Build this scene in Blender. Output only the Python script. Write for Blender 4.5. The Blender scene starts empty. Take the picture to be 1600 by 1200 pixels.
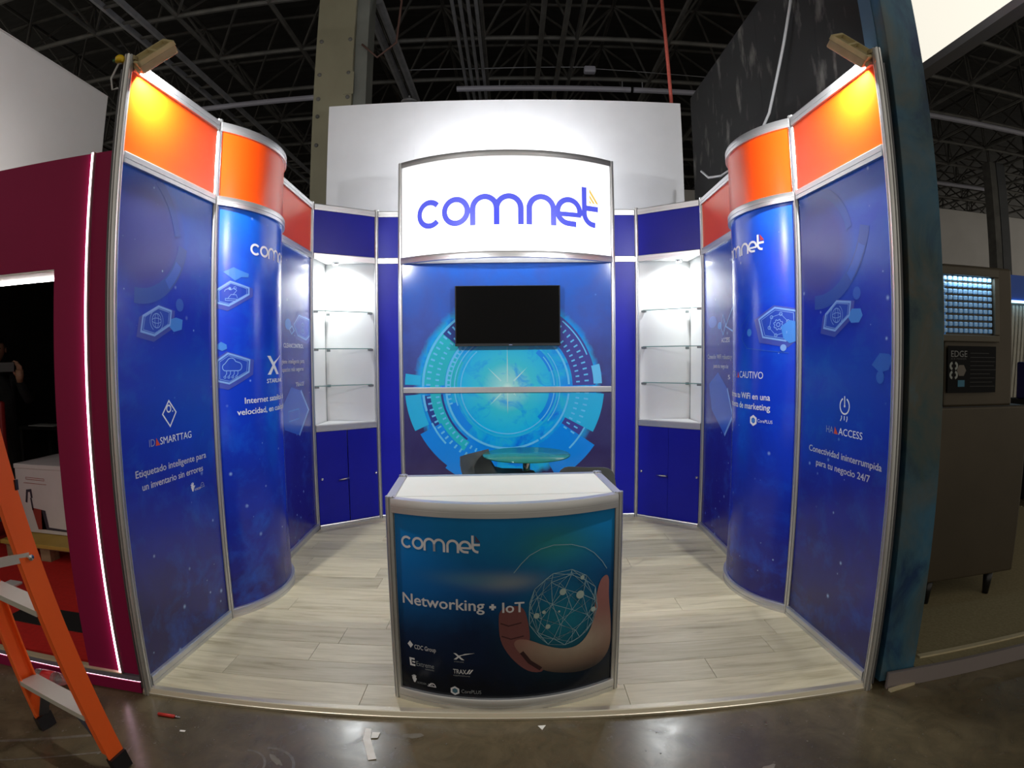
import bpy, bmesh, math, random
from mathutils import Vector, Matrix

random.seed(7)
SC = bpy.context.scene
COL = SC.collection
PI = math.pi

# ------------------------------------------------------------------ camera
CAM_H = 1.5462
PITCH, ROLL = 0.0471, 0.0073
cd = bpy.data.cameras.new('camera')
cam = bpy.data.objects.new('camera', cd)
COL.objects.link(cam)
cd.type = 'PANO'
cd.panorama_type = 'FISHEYE_LENS_POLYNOMIAL'      # wide action-camera lens
cd.fisheye_fov = math.radians(200)
cd.fisheye_polynomial_k0 = 0.0
cd.fisheye_polynomial_k1 = -0.05132218508177237
cd.fisheye_polynomial_k2 = 9.257976752062104e-05
cd.fisheye_polynomial_k3 = 1.5941767464576782e-05
cd.fisheye_polynomial_k4 = -3.717663855151899e-07
cd.sensor_fit = 'HORIZONTAL'
cd.sensor_width = 36.0
cd.sensor_height = 27.0
cd.clip_start = 0.01
cp, sp, cr, sr = math.cos(PITCH), math.sin(PITCH), math.cos(ROLL), math.sin(ROLL)
fw = Vector((0, cp, -sp)); dn0 = Vector((0, -sp, -cp)); rt0 = Vector((1, 0, 0))
rt = cr * rt0 + sr * dn0; up = sr * rt0 - cr * dn0
M = Matrix.Identity(4)
for i in range(3):
    M[i][0], M[i][1], M[i][2] = rt[i], up[i], -fw[i]
M[2][3] = CAM_H
cam.matrix_world = M
SC.camera = cam

# ------------------------------------------------------------------ world, exposure
w = bpy.data.worlds.new('hall_air'); SC.world = w; w.use_nodes = True
w.node_tree.nodes['Background'].inputs[0].default_value = (1.0, 0.93, 0.80, 1)
w.node_tree.nodes['Background'].inputs[1].default_value = 0.46
SC.view_settings.view_transform = 'Standard'
SC.view_settings.look = 'None'
SC.view_settings.exposure = 0.0
SC.view_settings.gamma = 1.0
SC.view_settings.use_curve_mapping = False

# ------------------------------------------------------------------ materials
MATS = {}
def srgb(r, g, b):
    f = lambda c: c / 12.92 if c <= 0.04045 else ((c + 0.055) / 1.055) ** 2.4
    return (f(r / 255), f(g / 255), f(b / 255), 1)
def mat(name, col, rough=0.5, metal=0.0, spec=0.5, emit=None, es=0.0, trans=0.0, alpha=1.0, coat=0.0):
    if name in MATS: return MATS[name]
    m = bpy.data.materials.new(name); m.use_nodes = True
    b = m.node_tree.nodes['Principled BSDF']
    b.inputs['Base Color'].default_value = col
    b.inputs['Roughness'].default_value = rough
    b.inputs['Metallic'].default_value = metal
    b.inputs['Specular IOR Level'].default_value = spec
    b.inputs['Transmission Weight'].default_value = trans
    b.inputs['Alpha'].default_value = alpha
    b.inputs['Coat Weight'].default_value = coat
    b.inputs['Coat Roughness'].default_value = 0.06
    if emit:
        b.inputs['Emission Color'].default_value = emit
        b.inputs['Emission Strength'].default_value = es
    MATS[name] = m
    return m
class NT:
    """small node-graph helper"""
    def __init__(s, m): s.t = m.node_tree; s.b = s.t.nodes['Principled BSDF']
    def n(s, kind, **kw):
        x = s.t.nodes.new(kind)
        for k, v in kw.items():
            if k.startswith('i_'):
                k2 = k[2:].replace('_', ' ')
                x.inputs[int(k2) if k2.isdigit() else k2].default_value = v
            else: setattr(x, k, v)
        return x
    def l(s, a, b): s.t.links.new(a, b)
    def math(s, op, a, b=None, clamp=False):
        x = s.t.nodes.new('ShaderNodeMath'); x.operation = op; x.use_clamp = clamp
        for i, v in enumerate((a, b)):
            if v is None: continue
            if isinstance(v, (int, float)): x.inputs[i].default_value = v
            else: s.l(v, x.inputs[i])
        return x.outputs[0]
    def mix(s, fac, a, b, blend='MIX'):
        x = s.t.nodes.new('ShaderNodeMix'); x.data_type = 'RGBA'; x.blend_type = blend
        for sock, v in ((x.inputs[0], fac), (x.inputs[6], a), (x.inputs[7], b)):
            if isinstance(v, (int, float)): sock.default_value = v
            elif isinstance(v, tuple): sock.default_value = v
            else: s.l(v, sock)
        return x.outputs[2]
    def ramp(s, fac, stops):
        x = s.t.nodes.new('ShaderNodeValToRGB'); e = x.color_ramp.elements
        while len(e) < len(stops): e.new(0.5)
        for q, (p, c) in zip(e, stops): q.position = p; q.color = c
        s.l(fac, x.inputs[0]); return x.outputs[0]
    def noise(s, vec, scale, detail=4, rough=0.55, dist=0.0):
        x = s.t.nodes.new('ShaderNodeTexNoise')
        x.inputs['Scale'].default_value = scale; x.inputs['Detail'].default_value = detail
        x.inputs['Roughness'].default_value = rough; x.inputs['Distortion'].default_value = dist
        s.l(vec, x.inputs['Vector']); return x.outputs['Fac']
    def coord(s, which='Object'): return s.n('ShaderNodeTexCoord').outputs[which]
    def mapping(s, vec, scale=(1, 1, 1), loc=(0, 0, 0)):
        x = s.n('ShaderNodeMapping'); s.l(vec, x.inputs[0])
        x.inputs['Scale'].default_value = scale; x.inputs['Location'].default_value = loc
        return x.outputs[0]
    def bump(s, h, strength=0.2, dist=0.01):
        x = s.n('ShaderNodeBump'); x.inputs['Strength'].default_value = strength; x.inputs['Distance'].default_value = dist
        s.l(h, x.inputs['Height']); s.l(x.outputs[0], s.b.inputs['Normal'])
def noisy(name, c1, c2, scale=4, rough=0.6, metal=0.0, detail=4, spec=0.5, bump=0.0, stretch=(1, 1, 1), coord='Object', lo=0.35, hi=0.65):
    if name in MATS: return MATS[name]
    m = mat(name, c1, rough, metal, spec); g = NT(m)
    v = g.mapping(g.coord(coord), stretch)
    f = g.noise(v, scale, detail)
    g.l(g.ramp(f, [(lo, c1), (hi, c2)]), g.b.inputs['Base Color'])
    if bump: g.bump(f, bump)
    return m

M_ALU = noisy('satin_aluminium', (0.60, 0.60, 0.60, 1), (0.66, 0.66, 0.66, 1), 4, 0.36, 0.85, 2)
M_ALUD = mat('aluminium_groove', (0.10, 0.10, 0.11, 1), 0.5, 0.6)
M_ORANGE = noisy('orange_laminate', (0.82, 0.070, 0.0025, 1), (0.86, 0.078, 0.003, 1), 1.5, 0.28)
M_BLUE = noisy('royal_blue_laminate', (0.008, 0.011, 0.34, 1), (0.010, 0.013, 0.38, 1), 2.0, 0.36, spec=0.22)
M_WHITE = noisy('white_laminate', (0.80, 0.80, 0.79, 1), (0.84, 0.84, 0.83, 1), 3, 0.45)
M_PRINTW = mat('printed_white', (0.92, 0.93, 0.97, 1), 0.25)
M_PRINTG = mat('printed_faint_white', (0.30, 0.34, 0.55, 1), 0.25)
M_PRINTO = mat('printed_orange', (0.72, 0.08, 0.02, 1), 0.25)
M_ICON = mat('printed_pale_blue', (0.22, 0.42, 0.85, 1), 0.25)
M_ICONF = mat('printed_sky_blue', (0.06, 0.25, 0.75, 1), 0.25)
M_ICOND = mat('printed_deep_blue', (0.02, 0.07, 0.52, 1), 0.25)
M_HAZE = mat('printed_haze_blue', (0.06, 0.09, 0.46, 1), 0.25)
M_BLACK = mat('black_plastic', (0.006, 0.006, 0.007, 1), 0.35)
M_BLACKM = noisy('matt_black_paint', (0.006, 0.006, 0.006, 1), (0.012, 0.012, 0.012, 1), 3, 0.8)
M_CHROME = mat('chrome', (0.75, 0.75, 0.76, 1), 0.12, 1.0)
M_STEEL = noisy('dark_roof_steel', (0.10, 0.10, 0.095, 1), (0.16, 0.155, 0.145, 1), 3, 0.6, 0.2)
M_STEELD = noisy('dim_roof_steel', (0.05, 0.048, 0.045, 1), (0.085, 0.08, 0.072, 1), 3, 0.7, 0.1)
M_GALV = noisy('galvanised_conduit', (0.34, 0.35, 0.38, 1), (0.45, 0.46, 0.50, 1), 5, 0.45, 0.4)
M_CONC_ = None

def nebula(name, seed, top, mid, low, h=2.45, star=1.0, planet=None):
    """printed night-sky graphic: u, v in metres on the panel"""
    m = mat(name, mid, 0.22, 0, 0.5); g = NT(m)
    uv = g.coord('UV')
    sep = g.n('ShaderNodeSeparateXYZ'); g.l(uv, sep.inputs[0])
    v2 = g.mapping(uv, (1, 1, 1), (seed * 3.7, seed * 1.9, seed))
    n1 = g.noise(v2, 1.6, 6, 0.6, 0.6)
    t = g.math('ADD', g.math('DIVIDE', sep.outputs[1], h), g.math('MULTIPLY', g.math('SUBTRACT', n1, 0.5), 0.5))
    base = g.ramp(t, [(0.06, low), (0.50, mid), (0.74, mid), (1.0, top)])
    n2 = g.noise(v2, 4.5, 8, 0.65, 0.3)
    cloud = g.ramp(n2, [(0.50, (0, 0, 0, 1)), (0.78, (1, 1, 1, 1))])
    base = g.mix(g.math('MULTIPLY', cloud, 0.55), base, top)
    if planet:
        a = g.math('DIVIDE', g.math('SUBTRACT', sep.outputs[0], planet[0]), planet[2]); b = g.math('DIVIDE', g.math('SUBTRACT', sep.outputs[1], planet[1]), planet[2])
        d = g.math('ADD', g.math('MULTIPLY', a, a), g.math('MULTIPLY', b, b))
        base = g.mix(g.ramp(d, [(0.35, (0.8, 0.8, 0.8, 1)), (1.0, (0, 0, 0, 1))]), base, (0.055, 0.050, 0.26, 1))
    vo = g.n('ShaderNodeTexVoronoi'); vo.feature = 'F1'
    vo.inputs['Scale'].default_value = 11.0; g.l(v2, vo.inputs['Vector'])
    sc = g.n('ShaderNodeSeparateColor'); g.l(vo.outputs['Color'], sc.inputs[0])
    rad = g.math('MULTIPLY', g.math('POWER', sc.outputs[0], 2.6), 0.19)
    st = g.math('SUBTRACT', 1.0, g.math('DIVIDE', vo.outputs['Distance'], g.math('ADD', rad, 0.02)), True)
    st = g.math('POWER', st, 1.5)
    base = g.mix(g.math('MULTIPLY', st, star), base, (0.42, 0.66, 1.0, 1))
    g.l(base, g.b.inputs['Base Color'])
    return m
N_SIDE_L = nebula('starry_print_a', 1, (0.020, 0.13, 0.62, 1), (0.010, 0.036, 0.52, 1), (0.015, 0.013, 0.10, 1), planet=(0.22, 2.16, 0.34))
N_SIDE_R = nebula('starry_print_b', 2, (0.020, 0.12, 0.58, 1), (0.010, 0.032, 0.50, 1), (0.017, 0.013, 0.095, 1), planet=(0.20, 2.14, 0.34))
N_CUR_L = nebula('starry_print_c', 3, (0.010, 0.15, 0.80, 1), (0.006, 0.050, 0.64, 1), (0.012, 0.010, 0.16, 1))
N_CUR_R = nebula('starry_print_d', 4, (0.010, 0.12, 0.78, 1), (0.006, 0.050, 0.66, 1), (0.012, 0.010, 0.16, 1))
N_REAR = nebula('starry_print_e', 5, (0.025, 0.10, 0.50, 1), (0.018, 0.030, 0.32, 1), (0.016, 0.012, 0.20, 1))

# ------------------------------------------------------------------ mesh builder and object helpers
def wloc(o):
    p = Vector((0, 0, 0))
    while o is not None: p += o.location; o = o.parent
    return p
def tag(o, label=None, cat=None, group=None, kind=None):
    if label: o['label'] = label
    if cat: o['category'] = cat
    if group: o['group'] = group
    if kind: o['kind'] = kind
    return o
def thing(name, label, cat, loc=(0, 0, 0), group=None, kind=None):
    o = bpy.data.objects.new(name, None); COL.objects.link(o)
    o.location = loc; o.empty_display_size = 0.1
    return tag(o, label, cat, group, kind)
class MB:
    def __init__(s): s.v = []; s.f = []; s.uv = {}
    def add(s, vs, fs, uvs=None):
        b = len(s.v); s.v += [tuple(v) for v in vs]
        for f in fs: s.f.append(tuple(b + i for i in f))
        if uvs:
            for i, q in enumerate(uvs): s.uv[b + i] = q
        return s
    def box(s, c, d, R=None):
        c = Vector(c); x, y, z = d[0] / 2, d[1] / 2, d[2] / 2
        vs = [Vector((i * x, j * y, k * z)) for i in (-1, 1) for j in (-1, 1) for k in (-1, 1)]
        if R is not None: vs = [R @ q for q in vs]
        return s.add([c + q for q in vs], [(0, 1, 3, 2), (4, 6, 7, 5), (0, 4, 5, 1), (2, 3, 7, 6), (0, 2, 6, 4), (1, 5, 7, 3)])
    def bbox(s, c, d, bev=0.006, R=None):
        """box with chamfered edges"""
        c = Vector(c); h = [q / 2 for q in d]; bm = bmesh.new()
        bmesh.ops.create_cube(bm, size=1.0)
        for q in bm.verts: q.co = Vector((q.co.x * d[0], q.co.y * d[1], q.co.z * d[2]))
        bmesh.ops.bevel(bm, geom=list(bm.edges), offset=bev, segments=2, affect='EDGES', profile=0.5)
        bm.verts.index_update()
        vs = [q.co.copy() for q in bm.verts]; fs = [[q.index for q in f.verts] for f in bm.faces]; bm.free()
        if R is not None: vs = [R @ q for q in vs]
        return s.add([c + q for q in vs], fs)
    def prism(s, poly, z0, z1):
        n = len(poly)
        vs = [(x, y, z0) for x, y in poly] + [(x, y, z1) for x, y in poly]
        fs = [tuple(range(n - 1, -1, -1)), tuple(range(n, 2 * n))] + [(i, (i + 1) % n, n + (i + 1) % n, n + i) for i in range(n)]
        return s.add(vs, fs)
    def extr(s, poly, o, ex, ey, depth):
        """polygon in the plane (ex, ey) at o, extruded along depth vector"""
        o, ex, ey, depth = Vector(o), Vector(ex), Vector(ey), Vector(depth); n = len(poly)
        p = [o + ex * a + ey * b for a, b in poly]
        vs = p + [q + depth for q in p]
        fs = [tuple(range(n - 1, -1, -1)), tuple(range(n, 2 * n))] + [(i, (i + 1) % n, n + (i + 1) % n, n + i) for i in range(n)]
        return s.add(vs, fs)
    def bar(s, p0, p1, wd, th, side=(0, 0, 1)):
        """rectangular bar from p0 to p1; th along 'side'"""
        p0, p1 = Vector(p0), Vector(p1); z = (p1 - p0); L = z.length; z.normalize()
        y = Vector(side) - z * Vector(side).dot(z); y.normalize(); x = y.cross(z)
        R = Matrix((x, y, z)).transposed()
        return s.box((p0 + p1) / 2, (wd, th, L), R)
    def tube(s, pts, r, n=8, caps=True):
        pts = [Vector(p) for p in pts]; rings = []; prev = None
        for i, p in enumerate(pts):
            t = (pts[min(i + 1, len(pts) - 1)] - pts[max(i - 1, 0)]).normalized()
            if prev is None:
                a = Vector((0, 0, 1)) if abs(t.z) < 0.9 else Vector((1, 0, 0))
                x = t.cross(a).normalized()
            else: x = (prev - t * prev.dot(t)).normalized()
            prev = x; y = t.cross(x)
            rr = r[i] if isinstance(r, (list, tuple)) else r
            rings.append([p + (x * math.cos(2 * PI * k / n) + y * math.sin(2 * PI * k / n)) * rr for k in range(n)])
        vs = [q for ring in rings for q in ring]; fs = []
        for i in range(len(rings) - 1):
            for k in range(n):
                a = i * n + k; b = i * n + (k + 1) % n
                fs.append((a, b, b + n, a + n))
        if caps: fs += [tuple(range(n - 1, -1, -1)), tuple(range((len(rings) - 1) * n, len(rings) * n))]
        return s.add(vs, fs)
    def lathe(s, prof, c, n=20, R=None):
        """profile (r, z) revolved around z at c"""
        c = Vector(c); vs = []; fs = []; k = len(prof)
        for i in range(n):
            a = 2 * PI * i / n
            for r, z in prof:
                q = Vector((r * math.cos(a), r * math.sin(a), z))
                vs.append(c + (R @ q if R is not None else q))
        for i in range(n):
            j = (i + 1) % n
            for q in range(k - 1): fs.append((i * k + q, j * k + q, j * k + q + 1, i * k + q + 1))
        fs.append(tuple(i * k for i in range(n - 1, -1, -1))); fs.append(tuple(i * k + k - 1 for i in range(n)))
        return s.add(vs, fs)
    def build(s, name, m, parent=None, smooth=False, loc=None):
        o = wloc(parent) if parent is not None else Vector(loc if loc else (0, 0, 0))
        me = bpy.data.meshes.new(name)
        me.from_pydata([(v[0] - o.x, v[1] - o.y, v[2] - o.z) for v in s.v], [], s.f)
        if s.uv:
            ul = me.uv_layers.new(name='UVMap')
            for lp in me.loops: ul.data[lp.index].uv = s.uv.get(lp.vertex_index, (0, 0))
        me.materials.append(m)
        if smooth: me.polygons.foreach_set('use_smooth', [True] * len(me.polygons))
        me.update()
        ob = bpy.data.objects.new(name, me); COL.objects.link(ob)
        if parent is not None: ob.parent = parent
        elif loc: ob.location = loc
        if smooth:
            md = ob.modifiers.new('weighted', 'WEIGHTED_NORMAL') if False else None
        return ob
def smooth_by_angle(ob, ang=0.6):
    me = ob.data
    bm = bmesh.new(); bm.from_mesh(me)
    for f in bm.faces: f.smooth = True
    for e in bm.edges: e.smooth = not (len(e.link_faces) == 2 and e.calc_face_angle(0) > ang) and len(e.link_faces) == 2
    bm.to_mesh(me); bm.free()
    return ob
def copy_to(ob, parent, loc, rot=None, name=None):
    c = ob.copy(); COL.objects.link(c); c.parent = parent; c.location = loc
    if rot is not None: c.rotation_euler = rot
    if name: c.name = name
    return c

# ------------------------------------------------------------------ plan paths (flat or curved bays)
class Path:
    """u runs along the bay in metres; off > 0 is the side seen by visitors"""
    def __init__(s, P0, P1, sag=0.0):
        s.P0, s.P1, s.sag = Vector(P0), Vector(P1), sag
        d = s.P1 - s.P0; L = d.length; s.e = d / L; s.n = Vector((s.e.y, -s.e.x)); s.chord = L
        if sag:
            s.R = ((L / 2) ** 2 + sag ** 2) / (2 * sag); s.c = (s.P0 + s.P1) / 2 - s.n * (s.R - sag)
            s.half = math.asin(L / 2 / s.R); s.L = 2 * s.half * s.R; s.N = 24
        else: s.L = L; s.N = 1
    def at(s, u):
        if not s.sag: return s.P0 + s.e * u, s.n
        a = u / s.R - s.half
        nn = s.e * math.sin(a) + s.n * math.cos(a)
        return s.c + nn * s.R, nn
    def p(s, u, z, off=0.0):
        q, n = s.at(u); q = q + n * off
        return Vector((q.x, q.y, z))
    def us(s, u0=0.0, u1=None):
        u1 = s.L if u1 is None else u1
        return [u0 + (u1 - u0) * i / s.N for i in range(s.N + 1)]
    def sweep(s, mb, prof, u0=0.0, u1=None):
        """closed profile of (off, z) swept along u"""
        us = s.us(u0, u1); n = len(prof)
        vs = [s.p(u, z, o) for u in us for o, z in prof]; fs = []
        for i in range(len(us) - 1):
            for k in range(n):
                a, b = i * n + k, i * n + (k + 1) % n
                fs.append((a, b, b + n, a + n))
        fs += [tuple(range(n - 1, -1, -1)), tuple(range((len(us) - 1) * n, len(us) * n))]
        return mb.add(vs, fs)
    def sheet(s, mb, z0, z1, u0=0.0, u1=None, t=0.004, off=0.0, vsub=1):
        """thin board with metric uv"""
        us = s.us(u0, u1); n = len(us); s.cuts = us[:]
        for o, fl in ((off, 0), (off - t, 1)):
            vs = []; uv = []; fs = []
            for j in range(vsub + 1):
                z = z0 + (z1 - z0) * j / vsub
                for u in us: vs.append(s.p(u, z, o)); uv.append((u, z))
            for j in range(vsub):
                for i in range(n - 1):
                    q = (j * n + i, j * n + i + 1, (j + 1) * n + i + 1, (j + 1) * n + i)
                    fs.append(q if not fl else q[::-1])
            mb.add(vs, fs, uv)
        ring = [(u, z0) for u in us] + [(u, z1) for u in us[::-1]]
        m = len(ring); vs = [s.p(u, z, off) for u, z in ring] + [s.p(u, z, off - t) for u, z in ring]
        mb.add(vs, [(i, m + i, m + (i + 1) % m, (i + 1) % m) for i in range(m)], ring + ring)
        return mb

def rail(path, z0, z1, name, parent, u0=0.0, u1=None, d=0.02):
    h = z1 - z0; g = 0.003
    a, b = z0 + h * 0.36, z0 + h * 0.36 + 0.004
    prof = [(-d, z0), (d, z0), (d, a), (d - g, a), (d - g, b), (d, b), (d, z1 - 0.006), (d - g, z1), (-d, z1)]
    return path.sweep(MB(), prof, u0, u1).build(name, M_ALU, parent)
def post_profile(r=0.022):
    pts = []
    for k in range(8):
        a = k * PI / 4; da = 0.17
        for q, rr in ((-0.36, r), (-da, r), (-da * 0.75, r * 0.62), (da * 0.75, r * 0.62), (da, r)):
            pts.append((rr * math.cos(a + q), rr * math.sin(a + q)))
    return pts
POSTP = post_profile()
POST_CACHE = {}
def post(P, z0, z1, parent, name='post'):
    key = (round(z1 - z0, 3),)
    wl = wloc(parent)
    if key not in POST_CACHE:
        me = bpy.data.meshes.new(name); q = MB().prism(POSTP, 0, z1 - z0); me.from_pydata(q.v, [], q.f); me.materials.append(M_ALU)
        o = POST_CACHE[key] = bpy.data.objects.new(name, me); COL.objects.link(o); o.parent = parent
    else:
        o = POST_CACHE[key].copy(); COL.objects.link(o); o.parent = parent; o.name = name
    o.location = Vector((P[0], P[1], z0)) - wl
    return o

# ------------------------------------------------------------------ flat print (lettering, icons) laid on a path
def text2d(body, size=1.0, bold=False):
    cu = bpy.data.curves.new('lettering', 'FONT'); cu.body = body; cu.size = size
    cu.resolution_u = 3
    ob = bpy.data.objects.new('lettering_tmp', cu); COL.objects.link(ob)
    dg = bpy.context.evaluated_depsgraph_get()
    me = bpy.data.meshes.new_from_object(ob.evaluated_get(dg))
    vs = [(v.co.x, v.co.y) for v in me.vertices]; fs = [tuple(p.vertices) for p in me.polygons]
    bpy.data.objects.remove(ob); bpy.data.meshes.remove(me); bpy.data.curves.remove(cu)
    if bold:
        n0 = len(vs); base_v, base_f = vs, fs; vs, fs = [], []
        for dx, dy in ((-0.016, 0.0), (0.016, 0.0), (0.0, 0.012), (0.0, -0.012)):
            b = len(vs); vs = vs + [(a + dx, c + dy) for a, c in base_v]; fs = fs + [tuple(b + i for i in f) for f in base_f]
    return vs, fs
def fit2d(sh, u0, u1, v0, h, capref=None):
    """scale a 2-D shape so that it spans u0..u1 and cap height h above v0"""
    vs, fs = sh; xs = [a for a, b in vs]; x0, x1 = min(xs), max(xs)
    top = capref if capref else max(b for a, b in vs); sx = (u1 - u0) / (x1 - x0); sy = h / top
    return [(u0 + (a - x0) * sx, v0 + b * sy) for a, b in vs], fs
def stroke(pts, wd, closed=False):
    """constant-width ribbon in 2-D"""
    P = [Vector(p) for p in pts]; n = len(P); vs = []
    for i in range(n):
        a = P[i - 1] if (i or closed) else P[i]; b = P[(i + 1) % n] if (i < n - 1 or closed) else P[i]
        d1 = (P[i] - a); d2 = (b - P[i])
        if d1.length < 1e-9: d1 = d2
        if d2.length < 1e-9: d2 = d1
        d1 = d1.normalized(); d2 = d2.normalized(); t = (d1 + d2)
        t = t.normalized() if t.length > 1e-6 else d1
        nn = Vector((-t.y, t.x)); k = wd / 2 / max(0.45, nn.dot(Vector((-d1.y, d1.x))))
        vs += [tuple(P[i] + nn * k), tuple(P[i] - nn * k)]
    m = n if closed else n - 1
    fs = [(2 * i, 2 * i + 1, (2 * i + 3) % (2 * n), (2 * i + 2) % (2 * n)) for i in range(m)]
    return vs, fs
def arcpts(cx, cy, r, a0, a1, n=20, ry=None):
    ry = r if ry is None else ry
    return [(cx + r * math.cos(math.radians(a0 + (a1 - a0) * i / n)), cy + ry * math.sin(math.radians(a0 + (a1 - a0) * i / n))) for i in range(n + 1)]
def poly(pts): return list(pts), [tuple(range(len(pts)))]
def disc(cx, cy, r, n=18, ry=None): return poly(arcpts(cx, cy, r, 0, 360, n, ry)[:-1])
def merge(*shapes):
    V, F = [], []
    for vs, fs in shapes:
        b = len(V); V += list(vs); F += [tuple(b + i for i in f) for f in fs]
    return V, F
def xf(sh, sx, sy, dx, dy):
    return [(a * sx + dx, b * sy + dy) for a, b in sh[0]], sh[1]
def facet_cut(path, sh):
    if not path.sag: return sh
    bm = bmesh.new(); vs = [bm.verts.new((a, b, 0)) for a, b in sh[0]]
    for f in sh[1]:
        try: bm.faces.new([vs[i] for i in f])
        except ValueError: pass
    bmesh.ops.triangulate(bm, faces=bm.faces[:])
    lo, hi = min(a for a, b in sh[0]), max(a for a, b in sh[0])
    for u in path.cuts:
        if lo < u < hi:
            bmesh.ops.bisect_plane(bm, geom=bm.verts[:] + bm.edges[:] + bm.faces[:], dist=1e-6, plane_co=(u, 0, 0), plane_no=(1, 0, 0))
    bm.verts.index_update()
    out = [(v.co.x, v.co.y) for v in bm.verts], [tuple(v.index for v in f.verts) for f in bm.faces]; bm.free()
    return out
def print_on(path, sh, m, name, parent, off=0.0016):
    sh = facet_cut(path, sh)
    mb = MB().add([path.p(u, v, off) for u, v in sh[0]], sh[1], sh[0])
    o = mb.build(name, m, parent)
    me = o.data                       # face the print towards the visitors
    return o
def comnet():
    """wordmark built from strokes; x 0..1036, x-height 165; returns letters, slashes"""
    W = 31; L = []
    r = 67
    L.append(stroke(arcpts(82, 82, r, 42, 318, 26), W))
    L.append(stroke(arcpts(243, 82, r, 0, 360, 32)[:-1], W, True))
    x = 340
    def arch(x0, rr):
        return [(x0, -2)] + arcpts(x0 + rr, 82 + 67 - rr + 6, rr, 180, 0, 18) + [(x0 + 2 * rr, -2)]
    L.append(stroke(arch(x, 66), W)); L.append(stroke(arch(x + 132, 66), W))
    L.append(stroke(arch(x + 310, 68), W))
    e = (877, 82)
    L.append(stroke([(e[0] - r, 66), (e[0] + r + 8, 66)], W * 0.85))
    L.append(stroke([(e[0] + r, 62)] + arcpts(e[0], e[1], r, 0, 262, 26) + [(e[0] + 44, 12)], W))
    tx = 974
    L.append(stroke([(tx, 232), (tx, 82)] + arcpts(tx + 62, 82, 62, 180, 262, 12) + [(tx + 72, 18)], W))
    L.append(stroke([(tx, 112), (tx + 92, 112)], W))
    SL = [poly([(tx + 34, 228), (tx + 96, 142), (tx + 80, 142), (tx + 34, 204)]), poly([(tx + 34, 194), (tx + 72, 142), (tx + 57, 142), (tx + 34, 172)]), poly([(tx + 34, 163), (tx + 49, 142), (tx + 34, 142)])]
    return merge(*L), merge(*SL)
WORDMARK, SLASHES = comnet()
def put_logo(path, u0, u1, v0, h, m1, m2, parent, name='wordmark', off=0.0016):
    sx = (u1 - u0) / 1066.0; sy = h / 165.0
    a = print_on(path, xf(WORDMARK, sx, sy, u0, v0), m1, name, parent, off)
    print_on(path, xf(SLASHES, sx, sy, u0, v0), m2, name + '_slashes', parent, off)
    return a
def hexicon(path, pts, parent, icon, m_line=M_ICON, glow=True):
    """hexagonal badge outlined on the graphic; pts six (u, v)"""
    cx = sum(p[0] for p in pts) / 6; cy = sum(p[1] for p in pts) / 6
    big = [(cx + (a - cx) * 1.28, cy + (b - cy) * 1.28 - 0.012) for a, b in pts]
    inn = [(cx + (a - cx) * 0.86, cy + (b - cy) * 0.86) for a, b in pts]
    print_on(path, poly(big), M_HAZE, 'badge_shadow', parent, 0.0010)
    print_on(path, poly(pts), M_ICOND, 'badge_field', parent, 0.0013)
    print_on(path, merge(stroke(pts, 0.011, True), stroke(inn, 0.003, True)), m_line, 'badge_outline', parent, 0.0018)
    s = 0.40 * min(max(p[0] for p in pts) - min(p[0] for p in pts), max(p[1] for p in pts) - min(p[1] for p in pts))
    print_on(path, xf(icon, s, s, cx, cy), m_line, 'badge_icon', parent, 0.0018)
def i_globe():
    return merge(stroke(arcpts(0, 0, 0.62, 0, 360, 24)[:-1], 0.06, True), stroke(arcpts(0, 0, 0.25, 0, 360, 20, 0.62)[:-1], 0.05, True),
                 stroke(arcpts(0, 0, 0.62, 0, 360, 20, 0.22)[:-1], 0.05, True), stroke(arcpts(0, 0, 0.9, -60, 60, 14), 0.05), stroke(arcpts(0, 0, 0.9, 120, 240, 14), 0.05))
def i_cloud():
    c = arcpts(-0.6, 0.1, 0.3, 250, 110, 8) + arcpts(-0.1, 0.45, 0.42, 150, 20, 10) + arcpts(0.55, 0.15, 0.35, 80, -90, 10)
    s = [stroke(c, 0.07, True)]
    for k, x in enumerate((-0.55, -0.2, 0.15, 0.5)):
        s.append(stroke([(x, -0.2), (x, -0.45), (x - 0.12, -0.6)], 0.06)); s.append(stroke(arcpts(x - 0.16, -0.72, 0.09, 0, 360, 10)[:-1], 0.05, True))
    return merge(*s)
def i_robot():
    return merge(stroke([(-0.8, -0.75), (0.5, -0.75), (0.5, -0.55), (-0.8, -0.55)], 0.06, True), stroke([(-0.5, -0.5), (-0.15, -0.1), (0.45, -0.1), (0.6, -0.45)], 0.06),
                 stroke([(0.1, -0.1), (0.5, 0.35), (0.2, 0.6), (-0.2, 0.35)], 0.06), disc(-0.3, 0.5, 0.16, 12), stroke([(-0.45, 0.5), (-0.8, 0.35), (-0.9, 0.15)], 0.06), stroke(arcpts(0.3, 0.6, 0.15, 0, 360, 10)[:-1], 0.05, True))
def i_gear():
    g = []
    for k in range(32):
        a = 2 * PI * k / 32; rr = 0.40 if (k // 2) % 2 else 0.31
        g.append((rr * math.cos(a), rr * math.sin(a)))
    s = [stroke(g, 0.05, True), stroke(arcpts(0, 0, 0.15, 0, 360, 14)[:-1], 0.05, True)]
    q = arcpts(0, 0, 0.82, 15, 375, 6)[:-1]
    s.append(stroke(q, 0.035, True))
    for a, b in q: s.append(stroke(arcpts(a, b, 0.12, 0, 360, 12)[:-1], 0.045, True))
    return merge(*s)
def i_swirl():
    return merge(stroke(arcpts(0, 0, 0.6, 20, 330, 20), 0.06), stroke([(0, -0.5), (0, 0.6)], 0.05), stroke([(-0.35, -0.3), (0, 0), (0.35, -0.3)], 0.05), stroke(arcpts(0, 0, 0.3, 0, 360, 14)[:-1], 0.05, True))
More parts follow.
